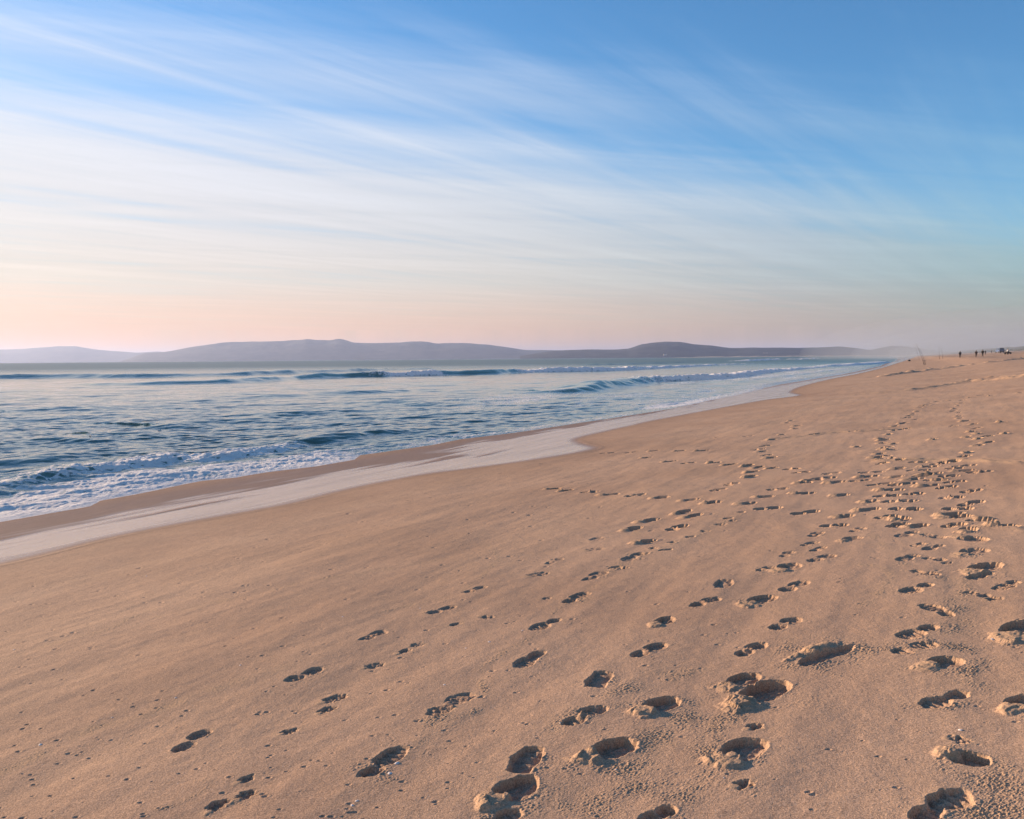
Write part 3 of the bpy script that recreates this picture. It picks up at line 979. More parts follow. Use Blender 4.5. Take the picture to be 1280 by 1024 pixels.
# breaking and unbroken waves: crest in photo px with height (m) and foam (0..1); widths of the shoreward face and of the back
WAVES = [
    ([(-140, 636, .22, .3), (-60, 617, .25, .3), (0, 604, .30, .45), (60, 592, .32, .5), (100, 584, .34, .6), (150, 577, .36, .9), (200, 571, .28, 1), (225, 572, .10, .6), (238, 573, 0, 0)], .40, 1.3),
    ([(222, 577, 0, .2), (245, 571, .20, 1), (290, 566, .22, 1), (345, 559, .22, .9), (380, 552, .20, .3), (420, 547, .12, 0), (440, 545, 0, 0)], .38, 1.2),
    ([(365, 556, 0, 0), (400, 548, .22, 0), (450, 542, .26, .1), (493, 537, .26, .1), (530, 535, .18, 0), (560, 533, 0, 0)], .5, 1.5),
    ([(-160, 597, .18, 0), (0, 576, .22, 0), (41, 573, .24, 0), (94, 564, .30, 0), (120, 561, .28, 0), (152, 562, .18, 0), (180, 561, 0, 0)], .6, 1.6),
    ([(-150, 565, .2, 0), (0, 554, .22, 0), (28, 552, .26, 0), (75, 549, .28, 0), (112, 550, .18, 0), (150, 549, 0, 0)], .7, 2.0),
    ([(100, 547, 0, 0), (118, 544, .18, 0), (142, 540, .26, 0), (199, 542, .20, 0), (230, 541, 0, 0)], .7, 2.0),
    ([(175, 534, 0, 0), (210, 529, .28, 0), (250, 523, .30, 0), (300, 521, .28, 0), (330, 518, .28, 0), (400, 512, .30, 0), (440, 507, .32, 0), (493, 501, .32, 0), (532, 504, .15, 0), (560, 502, 0, 0)], 1.1, 3.0),
    ([(640, 491, 0, 0), (690, 488, .35, 0), (720, 484, .65, 0), (745, 479, .95, 0), (775, 475, 1.10, .1), (800, 472, 1.15, .45), (828, 470, 1.10, .8), (860, 470, 1.0, 1), (900, 468.5, .95, 1),
      (935, 465, .9, 1), (960, 462.5, .8, 1), (1000, 460, .5, .9), (1040, 457.5, .35, .6), (1075, 455.5, .2, .4)], 1.5, 4.5),
    ([(90, 480, 0, 0), (150, 478, .45, 0), (280, 475, .5, 0), (400, 468, .8, 0), (470, 465.5, 1.0, .5), (490, 465, 1.0, 1), (538, 464, 1.0, 1), (548, 464, .95, .2), (600, 463, 1.0, 0), (636, 462, 1.0, .15), (650, 461.5, 1.0, 1),
      (700, 460.5, 1.0, 1), (760, 460, .9, 1), (820, 458, .8, .9), (880, 456, .6, .7), (940, 454, .3, .4)], 2.2, 6.0),
    ([(-150, 472, .8, 0), (0, 469, .85, 0), (100, 468, .85, 0), (200, 467, .9, 0), (300, 465, .9, 0), (400, 462, .9, 0), (520, 460, .6, 0), (600, 459, .3, 0)], 3.5, 8.0),
    ([(700, 457, 0, 0), (760, 454.5, .8, 0), (820, 453, .8, 0), (880, 452, .4, 0)], 3.5, 9.0),
    ([(915, 451.5, .4, .5), (945, 449.3, 1.2, 1), (975, 448.6, 1.2, .9), (1000, 448.4, 1.1, .8), (1025, 447.4, 1.0, .7)], 5, 10),
    ([(1030, 458.5, .2, .4), (1050, 455.5, .55, 1), (1080, 454.0, .55, 1), (1105, 452, .4, .8)], 3, 7),
    ([(540, 556, 0, 0), (580, 549, .06, .3), (614, 543.5, .13, .5), (650, 538.5, .13, .5), (690, 532, .10, .4), (740, 525, .05, .3), (790, 518, 0, 0)], .22, .8),
    ([(800, 514, 0, .1), (815, 510, .12, .8), (848, 505.5, .15, .95), (870, 502, .14, .8), (895, 497, .1, .6), (930, 490, .06, .5), (975, 478, .05, .5), (1043, 468, .05, .5)], .5, 1.3),
    ([(880, 482, 0, 0), (930, 475, .25, .4), (1000, 466.5, .3, .5), (1060, 460, .25, .5)], 1.3, 3.0),
    ([(560, 520, 0, 0), (600, 516, .14, .1), (660, 509, .16, .3), (720, 503, .14, .35), (780, 498, .1, .3), (830, 493, 0, .2)], .9, 2.2),
    ([(300, 497, 0, 0), (350, 494, .2, 0), (420, 490, .25, 0), (500, 487, .2, 0), (560, 485, 0, 0)], 1.6, 4.0),
    ([(0, 513, .18, 0), (60, 510, .22, 0), (130, 509, .18, 0), (190, 507, 0, 0)], 1.2, 3.0),
]
for n_, (pts, wf, wb) in enumerate(WAVES):
    WAVE_H = .40 if wf < 1.45 else .54 if n_ == 7 else .74
    if wf >= 1.45:
        wf, wb = wf * .62, wb * .8
    arr = []
    for (u, v, amp, fo) in pts:
        w = on_plane(u, v, SEA + amp * WAVE_H * .9)
        arr.append((w.x, w.y, amp * WAVE_H, fo))
    arr = spline(arr, 4)
    mg = wb * 4
    box = np.nonzero((WX > arr[:, 0].min() - mg) & (WX < arr[:, 0].max() + mg) & (WY > arr[:, 1].min() - mg) & (WY < arr[:, 1].max() + mg))[0]
    dist_, side_, al = seg_dist(WX[box], WY[box], arr)
    r_all = np.where(side_ > 0, -dist_, dist_)
    near_ = (r_all > -wb * 4) & (r_all < wf * 6)
    ii, r, al = box[near_], r_all[near_], al[near_]
    wx, wy, ws = WX[ii], WY[ii], WS[ii]
    am = np.clip(np.interp(al, np.arange(len(arr)), arr[:, 2]), 0, None)
    fo = np.clip(np.interp(al, np.arange(len(arr)), arr[:, 3]), 0, 1)
    am = am * np.where((al <= 0) | (al >= len(arr) - 1), np.exp(-(np.abs(r) / wf) ** 2) * 0, 1)
    jit = wf * (.55 * fbm(wx / (wf * 5), wy / (wf * 5), 400 + n_, 3))
    r = r + jit                 # positive: shoreward
    am = am * np.clip(1 + .40 * fbm(wx / (wf * 6), wy / (wf * 6), 430 + n_, 2), .4, 1.5)
    prof = np.where(r > 0, np.exp(-(r / wf) ** 2), np.exp(-(np.abs(r) / wb) ** 1.5))
    bore = np.clip(fo, 0, 1)
    # tumbling front: blunt and lumpy where it has broken
    blunt = np.where(r > 0, sst(wf * 1.5, wf * .5, r), prof)
    lum = fbm(wx / (wf * .7), wy / (wf * .7), 460 + n_, 4)
    shape = prof * (1 - bore) + blunt * bore * (1 + .24 * lum)
    eta[ii] += am * shape
    trough = np.exp(-((r - wf * 2.6) / (wf * 1.3)) ** 2)
    eta[ii] -= .14 * am * trough * (1 - bore)
    fmask = np.where(r > -wf * .8, sst(wf * 3.0, wf * .6, r), np.exp(-((np.abs(r) - wf * .8) / (wb * .45)) ** 2))
    foam[ii] = np.maximum(foam[ii], fo * fmask * np.clip(.9 + .5 * lum, 0, 1.2))
    face = np.exp(-((r - wf * .4) / (wf * .8)) ** 2) * np.clip(am / .25, 0, 1)
    green[ii] = np.maximum(green[ii], face * np.clip(1 - fo, 0, 1) * (.95 if n_ in (0, 7, 8) else .45))
    if wf == .22:
        sandy[ii] = np.maximum(sandy[ii], np.exp(-(r / .5) ** 2) * np.clip(am * 9, 0, 1) * .8)
# sheet of swash foam in front of the first breaker (left) and lacy remnants
s_end = sal(*on_ground(453, 570)[:2])
s_mid = sal(*on_ground(560, 553)[:2])
left = sst(s_end + 1.2, s_end - 1.0, WS)
band = np.interp(WS, [0, 5, s_end - 6, s_end, s_mid, s_mid + 20], [3.4, 3.2, 2.6, 2.0, 1.2, 1.0])
sheet = sst(band * 1.15, band * .75, off) * (.43 + .22 * left) + sst(band * 2.4, band, off) * .14
sheet = sheet + .20 * fbm(WX * .9, WY * .9, 500, 4) * np.clip(off * 2, 0, 1)
foam = np.maximum(foam, sheet * np.where(off > -1, 1, 0) * (.62 + .38 * left))
foam = np.maximum(foam, .30 * sst(s_end, s_end + 30, WS) * sst(40, 8, off) * (1 + .8 * fbm(WS * .05, WT * .25, 520, 3)))
foam = np.maximum(foam, (.66 * left + .35 * (1 - left)) * np.exp(-((off - .16) / .12) ** 2))
lumps = fbm(WX * 3.2, WY * 3.2, 540, 3) + .5 * fbm(WX * 11, WY * 7, 541, 2)
eta += np.clip(foam, 0, 1) * .016 * lumps * sst(.0, .8, off) * sst(60, 20, WY)
aer = np.clip(.35 * sst(60, 10, off) + .55 * sst(30, 90, WS) * sst(120, 20, off) + .25 * fbm(WS * .03, WT * .12, 560, 3), 0, 1)

level = SEA + eta * sst(-.1, .6, off)
film_z = WZ0 - .012 + .036 * sst(0, .5, off) + .02 * np.clip(off, 0, 1) + np.clip(lumps, -.5, 1) * .013 * sst(.05, .6, off)
bl = sst(0, 1.4, off)
WZ = np.where(off > 0, film_z * (1 - bl) + np.maximum(level, film_z) * bl, WZ0 - .012 - .2 * sst(-.1, -.8, off))
WX, WY = FX, FY
full = base_h(FX, FY) - .3
full[SEL] = WZ
WZ = full


def whole(a_):
    o_ = np.zeros(SHAPE)
    o_[SEL] = a_
    return o_.ravel()


Qw = quads(len(Dw), len(Aw))
Nw = vnormals(WX, WY, WZ).reshape(-1, 3)
Vw = np.stack([WX, WY, WZ], -1).reshape(-1, 3)
keepw = (te - FT).ravel()[Qw].max(1) > -1.2
sea = bpy.data.objects.new('sea', sub_mesh('sea', Vw, Qw, keepw, {'foam': whole(np.clip(foam, 0, 1.2)), 'green': whole(green), 'aerated': whole(aer), 'sandy': whole(sandy)}, MAT_WATER, Nw))
link(sea)
tag(sea, kind='structure')

# ================================================================ FAR SHORE
SLOPES = []


def hill_ridge(pts, depth, thick, mat, seed, foot=8.0):
    """a range of hills: the skyline (photo px) stands at the given distance and falls to the sea on both sides"""
    us = np.array([p[0] for p in pts], float)
    vs = np.array([p[1] for p in pts], float)
    nu, nw = 420, 40
    u = np.linspace(us[0], us[-1], nu)
    v = np.interp(u, us, vs)
    k = np.ones(5) / 5
    v[2:-2] = np.convolve(v, k, 'valid')
    xs, hs = [], []
    for a, b in zip(u, v):
        w = at_depth(a, b, depth)
        xs.append(w.x / depth)
        hs.append(max(w.z - SEA, foot))
    xs, hs = np.array(xs), np.array(hs)
    hs = hs * (1 + .02 * fbm(u * .03, u * 0 + seed, seed, 2))
    t = np.linspace(-1, 1, nw)
    Yh = depth + thick * t[:, None] * np.ones((1, nu))
    Xh = xs[None, :] * Yh
    prof = np.clip(1 - np.abs(t) ** 1.7, 0, 1)[:, None]
    rough = fbm(Xh / (thick * .35), Yh / (thick * .35), seed, 5, .55)
    crest = np.exp(-(t / .12) ** 2)[:, None]
    Zh = SEA - 6 + (hs[None, :] + 6) * prof * (1 + .10 * rough * (1 - crest) * (t[:, None] < .3))
    Zh = np.minimum(Zh, SEA - 6 + (hs[None, :] + 6) * (1 - .01 * (1 - crest)))
    N = vnormals(Xh, Yh, Zh).reshape(-1, 3)
    o = bpy.data.objects.new('hills', grid_mesh('hills', np.stack([Xh, Yh, Zh], -1).reshape(-1, 3), quads(nw, nu), {}, mat, N))
    link(o)
    SLOPES.append((Xh, Yh, Zh))
    return tag(o, kind='structure')


def land_material(name, a, b, scale):
    mt, nt, bs = new_mat(name)
    pos = nt.node('ShaderNodeNewGeometry').outputs['Position']
    n = nt.noise(pos, scale, 6, .65)
    nt.set(bs.inputs['Base Color'], nt.mix(nt.smooth(n, .35, .68), a, b))
    bs.inputs['Roughness'].default_value = .95
    bs.inputs['Specular IOR Level'].default_value = .1
    return mt


MAT_HILL = land_material('hill_scrub', (.02, .03, .034), (.06, .066, .07), .0045)
HILLS = [([(-420, 447), (-300, 440), (-160, 438), (-60, 438), (0, 437), (30, 436), (60, 434), (78, 432.6), (95, 433), (112, 436), (140, 439), (170, 441), (185, 440), (197, 439.4), (215, 441), (240, 446), (262, 452)], 21000, 2600),
         ([(150, 452), (180, 441.5), (200, 440.5), (215, 439), (235, 434.5), (260, 430.5), (290, 428), (330, 427), (360, 426), (384, 424), (400, 425.4), (412, 426), (423, 423.6), (431, 424.6), (441, 428.4), (470, 429), (500, 428.6),
           (516, 427), (532, 427), (545, 429.3), (580, 429), (612, 431), (640, 435), (655, 437.5), (700, 438), (760, 439), (800, 441), (840, 446), (860, 452)], 15500, 2200),
         ([(650, 445), (690, 438.6), (730, 437), (770, 437), (786, 436), (801, 430.8), (815, 428.4), (832, 427), (850, 427.5), (866, 430.4), (890, 432), (912, 435.2), (940, 434.6), (960, 434.6), (1000, 435), (1030, 434), (1050, 433.4), (1070, 435.2),
           (1090, 438), (1110, 441), (1140, 447)], 10500, 1300),
         ([(1060, 445), (1085, 438.5), (1100, 435), (1114, 432.3), (1130, 433), (1145, 435), (1165, 438), (1200, 441), (1260, 446)], 9000, 900)]
for n_, (pts, dep, th) in enumerate(HILLS):
    hill_ridge(pts, dep, th, MAT_HILL, 600 + n_ * 7)
# low sandy spit that closes the bay
MAT_SPIT = land_material('spit_sand', (.40, .33, .25), (.52, .43, .33), .01)
su = np.linspace(820, 1135, 160)
ts = np.linspace(-1, 1, 9)
Ys = 6200 + 140 * ts[:, None] * np.ones((1, 160))
Xs = np.array([at_depth(a, 445, 6200).x / 6200 for a in su])[None, :] * Ys
Zs = SEA - 2 + (9 + 4 * fbm(su * .05, su * 0, 77, 3))[None, :] * np.clip(1 - np.abs(ts) ** 1.5, 0, 1)[:, None] * np.clip((su - 820) / 70, 0, 1)[None, :]
spit = bpy.data.objects.new('sand_spit', grid_mesh('sand_spit', np.stack([Xs, Ys, Zs], -1).reshape(-1, 3), quads(9, 160), {}, MAT_SPIT, vnormals(Xs, Ys, Zs).reshape(-1, 3)))
link(spit)
tag(spit, kind='structure')


# ---------------------------------------------------------------- mesh helpers
def obj_bm(name, bm, mat, parent=None, smooth=False):
    me = bpy.data.meshes.new(name)
    bmesh.ops.recalc_face_normals(bm, faces=bm.faces)
    bm.to_mesh(me)
    bm.free()
    if smooth:
        me.polygons.foreach_set('use_smooth', np.ones(len(me.polygons), bool))
    me.materials.append(mat)
    return link(bpy.data.objects.new(name, me), parent)


def add_box(bm, c, s, bev=0.0, rot=None):
    r = bmesh.ops.create_cube(bm, size=1.0)
    M = Matrix.Translation(c) @ (rot or Matrix()) @ Matrix.Diagonal((*s, 1))
    bmesh.ops.transform(bm, matrix=M, verts=r['verts'])
    if bev:
        es = list({e for v_ in r['verts'] for e in v_.link_edges})
        bmesh.ops.bevel(bm, geom=es, offset=bev, segments=2, affect='EDGES')
    return bm


def add_tube(bm, pts, radii, n=8):
    """a tapering round bar through the points"""
    pts = [Vector(p) for p in pts]
    if not isinstance(radii, (list, tuple)):
        radii = [radii] * len(pts)
    rings, a = [], None
    for i, p in enumerate(pts):
        d = (pts[min(i + 1, len(pts) - 1)] - pts[max(i - 1, 0)]).normalized()
        if a is None:
            a = d.orthogonal().normalized() if abs(d.z) > .99 else d.cross(Vector((0, 0, 1))).normalized()
        a = (a - d * a.dot(d)).normalized()
        b_ = d.cross(a)
        rings.append([bm.verts.new(p + radii[i] * (math.cos(2 * math.pi * k / n) * a + math.sin(2 * math.pi * k / n) * b_)) for k in range(n)])
    for r0, r1 in zip(rings, rings[1:]):
        for k in range(n):
            bm.faces.new((r0[k], r0[(k + 1) % n], r1[(k + 1) % n], r1[k]))
    bm.faces.new(rings[0][::-1])
    bm.faces.new(rings[-1])
    return bm


def add_loft(bm, rings, fwd, n=14):
    """elliptical rings (centre, half depth, half width) joined into one closed skin"""
    loops = []
    for c, rx, ry in rings:
        loops.append([bm.verts.new(Vector(c) + fwd * (rx * math.cos(2 * math.pi * k / n)) + Vector((0, 1, 0)) * (ry * math.sin(2 * math.pi * k / n))) for k in range(n)])
    for r0, r1 in zip(loops, loops[1:]):
        for k in range(n):
            bm.faces.new((r0[k], r0[(k + 1) % n], r1[(k + 1) % n], r1[k]))
    bm.faces.new(loops[0][::-1])
    bm.faces.new(loops[-1])
    return bm


def add_prism(bm, prof, y0, y1, inset=0.0, bev=0.0):
    """side profile (x, z) carried across from y0 to y1; the upper points can lean inwards by inset"""
    zs = [p[1] for p in prof]
    zl, zh = min(zs), max(zs)
    a, b_ = [], []
    for x, z in prof:
        i = inset * (z - zl) / (zh - zl)
        a.append(bm.verts.new((x, y0 + i, z)))
        b_.append(bm.verts.new((x, y1 - i, z)))
    fa = bm.faces.new(a)
    fb = bm.faces.new(b_[::-1])
    n = len(prof)
    for k in range(n):
        bm.faces.new((a[k], b_[k], b_[(k + 1) % n], a[(k + 1) % n]))
    if bev:
        bmesh.ops.bevel(bm, geom=list(fa.edges) + list(fb.edges), offset=bev, segments=2, affect='EDGES')
    return bm


def empty(name, loc, rz=0.0, label=None, cat=None, group=None, scale=1.0):
    o = bpy.data.objects.new(name, None)
    o.empty_display_size = .2
    link(o)
    o.location = loc
    o.rotation_euler = (0, 0, rz)
    o.scale = (scale,) * 3
    return tag(o, label, cat, group)


def wheel(parent, c, rad, width, tyre_m, rim_m):
    """a wheel in the xz plane, axle along y: tyre with its rim as a sub-part"""
    bm = bmesh.new()
    prof = [(.62, -.5), (.92, -.5), (1.0, -.32), (1.0, .32), (.92, .5), (.62, .5)]
    n = 28
    rings = [[bm.verts.new((c[0] + rad * r * math.cos(2 * math.pi * k / n), c[1] + width * w, c[2] + rad * r * math.sin(2 * math.pi * k / n))) for k in range(n)] for r, w in prof]
    for i in range(len(prof)):
        r0, r1 = rings[i], rings[(i + 1) % len(prof)]
        for k in range(n):
            bm.faces.new((r0[k], r0[(k + 1) % n], r1[(k + 1) % n], r1[k]))
    t = obj_bm('wheel', bm, tyre_m, parent, True)
    bm = bmesh.new()
    add_tube(bm, [(c[0], c[1] - width * .42, c[2]), (c[0], c[1] + width * .42, c[2])], rad * .63, 20)
    for k in range(5):
        a = 2 * math.pi * k / 5
        for s in (-1, 1):
            add_box(bm, (c[0] + rad * .3 * math.cos(a), c[1] + s * width * .44, c[2] + rad * .3 * math.sin(a)), (rad * .5, width * .08, rad * .14), 0, Matrix.Rotation(-a, 4, 'Y'))
    obj_bm('rim', bm, rim_m, t)
    return t


def skin_obj(name, nodes, edges, mat, parent=None, root=0, levels=2):
    """one continuous surface grown round a skeleton; nodes: (x, y, z, rx, ry)"""
    me = bpy.data.meshes.new(name)
    me.from_pydata([n[:3] for n in nodes], edges, [])
    o = bpy.data.objects.new(name, me)
    link(o, parent)
    md = o.modifiers.new('skin', 'SKIN')
    md.use_smooth_shade = True
    if not me.skin_vertices:
        raise RuntimeError('no skin layer')
    for sv, n in zip(me.skin_vertices[0].data, nodes):
        sv.radius = (n[3], n[4] if len(n) > 4 else n[3])
    me.skin_vertices[0].data[root].use_root = True
    sb = o.modifiers.new('subdivision', 'SUBSURF')
    sb.levels = sb.render_levels = levels
    me.materials.append(mat)
    return o


SKIN = simple('skin', (.42, .25, .18), .55)
HAIR = simple('dark_hair', (.03, .022, .018), .6)
NAVY = simple('navy_cloth', (.022, .026, .04), .85)
BROWN = simple('brown_cloth', (.075, .05, .042), .85)
BLACKC = simple('black_cloth', (.016, .016, .02), .85)
GREYC = simple('grey_cloth', (.06, .06, .065), .85)
WHITEC = simple('white_cloth', (.62, .62, .62), .8)
SHOE = simple('shoe_leather', (.03, .025, .02), .6)


def person(loc, rz, label, top, legs, scale=1.0, stride=.18, arms='down', coat=.0, seated=False, name='person'):
    """figure 1.75 m tall facing +x; stride in metres between the feet"""
    s2 = stride / 2
    if seated:
        pel, che = Vector((-.05, 0, .0)), Vector((.08, 0, .36))
        hip = [(-.03, .09, -.02), (-.03, -.09, -.02)]
        knee = [(.36, .24, .03), (.36, -.24, .03)]
        ank = [(.28, .25, -.36), (.28, -.25, -.36)]
    else:
        pel, che = Vector((0, 0, .96)), Vector((.02, 0, 1.32))
        hip = [(0, .09, .90), (0, -.09, .90)]
        knee = [(s2 * .6 + .04, .10, .49), (-s2 * .4 + .02, -.10, .49)]
        ank = [(s2, .10, .08), (-s2, -.10, .09)]
    neck = che + Vector((.01, 0, .19))
    head = neck + Vector((.035, 0, .14))
    P, E = [], []

    def nd(p, r, r2=None):
        P.append((p[0], p[1], p[2], r, r2 if r2 else r))
        return len(P) - 1

    def ed(a, b_):
        E.append((a, b_))

    i_pel = nd(pel, .14, .115)
    i_wai = nd(pel + (che - pel) * .45, .125, .10)
    i_che = nd(che, .15, .115)
    i_nk = nd(neck, .058)
    i_jaw = nd(head + Vector((.01, 0, -.035)), .078, .088)
    i_hd = nd(head + Vector((-.005, 0, .045)), .086, .098)
    i_top = nd(head + Vector((-.01, 0, .095)), .05, .058)
    for a, b_ in ((i_pel, i_wai), (i_wai, i_che), (i_che, i_nk), (i_nk, i_jaw), (i_jaw, i_hd), (i_hd, i_top)):
        ed(a, b_)
    shoulders, hands = [], []
    for k, sg in enumerate((1, -1)):
        h_ = nd(hip[k], .088)
        kn = nd(knee[k], .058)
        an = nd(ank[k], .040)
        heel = Vector(ank[k]) + Vector((.02, 0, -.045))
        toe = Vector(ank[k]) + Vector((.19, .02 * sg, -.055))
        a1, a2 = nd(heel, .035), nd(toe, .026, .036)
        for a, b_ in ((i_pel, h_), (h_, kn), (kn, an), (an, a1), (a1, a2)):
            ed(a, b_)
        sh = che + Vector((0, .19 * sg, .10))
        if arms == 'front' or seated:
            el = sh + Vector((.20, .07 * sg, -.22))
            wr = el + Vector((.24, -.02 * sg, .02))
        elif arms == 'pocket':
            el = sh + Vector((-.06, .12 * sg, -.28))
            wr = el + Vector((.16, -.10 * sg, -.18))
        else:
            sw = .07 * sg
            el = sh + Vector((-.02 - sw, .06 * sg, -.29))
            wr = el + Vector((.07 - sw, .02 * sg, -.25))
        i_s, i_e, i_w = nd(sh, .062), nd(el, .043), nd(wr, .030)
        dr = (wr - el).normalized()
        plm = wr + dr * .075
        i_p = nd(plm, .036, .022)
        for a, b_ in ((i_che, i_s), (i_s, i_e), (i_e, i_w), (i_w, i_p)):
            ed(a, b_)
        side = Vector((1, 0, 0)) if abs(dr.z) > .6 else Vector((0, 0, 1))
        for f_, ln in ((-1.5, .055), (-.5, .068), (.5, .072), (1.5, .064)):
            b1 = plm + side * f_ * .017 + dr * .03
            q1 = nd(b1, .010)
            q2 = nd(b1 + dr * ln * .6, .0085)
            q3 = nd(b1 + dr * ln + Vector((0, -.018 * sg, 0)), .0075)
            ed(i_p, q1), ed(q1, q2), ed(q2, q3)
        t1 = nd(wr + dr * .05 + side * .035, .011)
        t2 = nd(wr + dr * .09 + side * .052, .009)
        ed(i_p, t1), ed(t1, t2)
        shoulders.append((sh, el, wr))
    body = skin_obj(name, P, E, SKIN)
    body.location = loc
    body.rotation_euler = (0, 0, rz)
    body.scale = (scale,) * 3
    tag(body, label, 'person')
    # face: nose, brows and ears in one small mesh
    bm = bmesh.new()
    add_tube(bm, [head + Vector((.088, 0, .035)), head + Vector((.112, 0, -.005)), head + Vector((.085, 0, -.012))], [.008, .014, .008], 6)
    for sg in (1, -1):
        add_tube(bm, [head + Vector((-.01, .082 * sg, .03)), head + Vector((-.015, .094 * sg, .01)), head + Vector((-.005, .082 * sg, -.02))], [.012, .016, .009], 6)
    obj_bm('face', bm, SKIN, body, True)
    # clothes: lofted rings round the trunk, sleeves and trouser legs a little further out than the limbs
    axis = (che - pel).normalized()
    fwd = Vector((0, 1, 0)).cross(axis).normalized()
    bm = bmesh.new()
    low = -.10 - coat
    add_loft(bm, [(pel + axis * low, .150 + coat * .25, .195 + coat * .2), (pel, .155, .195), (pel + (che - pel) * .5, .142, .185), (che - axis * .02, .155, .215),
                  (che + axis * .09, .125, .205), (che + axis * .15, .085, .12), (che + axis * .185, .072, .078)], fwd)
    for (sh, el, wr) in shoulders:
        cuff = wr + (el - wr) * .06
        add_tube(bm, [sh + (Vector((0, 0, .02)) + (che - sh) * .25), sh, sh + (el - sh) * .45, el, el + (cuff - el) * .5, cuff], [.07, .088, .075, .063, .055, .048], 10)
    obj_bm('jacket', bm, top, body, True)
    bm = bmesh.new()
    add_loft(bm, [(pel + axis * .06, .140, .178), (pel - axis * .02, .145, .185), (pel - axis * .10, .125, .165)], fwd)
    for k in range(2):
        h0, kn_, an = Vector(hip[k]), Vector(knee[k]), Vector(ank[k])
        add_tube(bm, [h0 + Vector((0, 0, .03)), h0 + (kn_ - h0) * .2, h0 + (kn_ - h0) * .6, kn_, kn_ + (an - kn_) * .5, an + Vector((0, 0, .0))], [.105, .108, .090, .076, .068, .066], 10)
    obj_bm('trousers', bm, legs, body, True)
    for k, sg in enumerate((1, -1)):
        an = Vector(ank[k])
        skin_obj('shoe', [(an.x - .04, an.y, an.z - .03, .045, .045), (an.x + .06, an.y + .01 * sg, an.z - .045, .045, .040), (an.x + .20, an.y + .02 * sg, an.z - .055, .036, .030)], [(0, 1), (1, 2)], SHOE, body)
    bm = bmesh.new()
    r_ = bmesh.ops.create_icosphere(bm, subdivisions=3, radius=1.0)
    for v_ in bm.verts:
        c_ = v_.co.copy()
        # a cap of hair: open towards the face, down to the nape
        sx = .108 if c_.x < .3 else .095
        v_.co = head + Vector((-.012 + c_.x * sx, c_.y * .098, .045 + c_.z * (.112 if c_.z > 0 else .13)))
    cut = [f for f in bm.faces if (lambda q: q.x - head.x > .035 and q.z - head.z < .06)(f.calc_center_median())]
    bmesh.ops.delete(bm, geom=cut, context='FACES')
    bmesh.ops.solidify(bm, geom=list(bm.faces), thickness=.008)
    obj_bm('hair', bm, HAIR, body, True)
    return body


def stand(u, v):
    w = on_ground(u, v)
    return Vector((w.x, w.y, gz(w.x, w.y) + .02))


shore_dir = math.pi / 2 - TH
p = stand(1200, 447.4)
person(p, shore_dir, 'slim dark figure walking apart from the other people, nearest the fishing rods', NAVY, BLACKC, min(max((p.y * 9.0 / F_PX) / 1.75, .97), 1.08), .30, 'down')
p = stand(1220.2, 446.6)
person(p, shore_dir + .3, 'broader figure in a loose brown coat beside a thinner dark figure', BROWN, GREYC, min(max((p.y * 9.4 / F_PX) / 1.75, .97), 1.06), .16, 'pocket', .18)
p = stand(1228.2, 445.8)
person(p, shore_dir - .2, 'tall thin figure all in black just right of the brown coated one', BLACKC, BLACKC, min(max((p.y * 9.6 / F_PX) / 1.75, 1.0), 1.1), .10, 'down')
w = Vector(at_depth(1231.8, 440.6, 330))
w.z = gz(w.x, w.y) + .05
person(w, shore_dir + math.pi, 'small distant figure half hidden behind the tall black one', BLACKC, GREYC, 1.0, .2, 'front')
w = Vector(at_depth(1239.4, 439.8, 420))
w.z = gz(w.x, w.y) + .05
person(w, shore_dir, 'tiniest pale grey figure standing left of the blue vehicle', GREYC, GREYC, .95, .2, 'down')

# ---------------------------------------------------------------- fishing rods
ROD = simple('dark_rod', (.03, .03, .034), .4)
STEEL = simple('dull_steel', (.16, .16, .165), .45, .7)
CORK = simple('rod_grip', (.05, .04, .035), .8)
REEL = simple('reel_metal', (.10, .10, .11), .35, .6)


def fishing_rod(base, tip, label, group=None, thick=1.0):
    d = tip - base
    L = d.length
    n = d.normalized()
    root = empty('fishing_rod', base, 0, label, 'fishing rod', group)
    bm = bmesh.new()
    pts = [n * (L * t) + Vector((-.22 * t * t * t, 0, -.10 * t ** 3)) for t in (0, .25, .5, .75, .9, 1)]
    add_tube(bm, pts, [.019 * thick, .017 * thick, .014 * thick, .011 * thick, .009 * thick, .007 * thick], 8)
    obj_bm('blank', bm, ROD, root, True)
    bm = bmesh.new()
    add_tube(bm, [n * .05, n * .75], .024 * thick, 10)
    obj_bm('grip', bm, CORK, root, True)
    side = n.orthogonal().normalized()
    bm = bmesh.new()
    c = n * .85 + side * .09
    add_tube(bm, [n * .85, c], .012, 6)
    add_tube(bm, [c - n * .05, c + n * .06], [.045, .035], 12)
    add_tube(bm, [c, c + side.cross(n) * .09], .008, 6)
    obj_bm('reel', bm, REEL, root, True)
    for t in (.4, .58, .74, .86, .97):
        bm = bmesh.new()
        q = n * (L * t) + Vector((-.22 * t ** 3, 0, -.10 * t ** 3))
        ring = [q + side * .03 + .022 * (math.cos(a) * side + math.sin(a) * side.cross(n)) for a in np.linspace(0, 2 * math.pi, 13)]
        add_tube(bm, ring, .004, 5)
        add_tube(bm, [q, q + side * .012], .005, 5)
        obj_bm('line_guide', bm, STEEL, root)
    return root


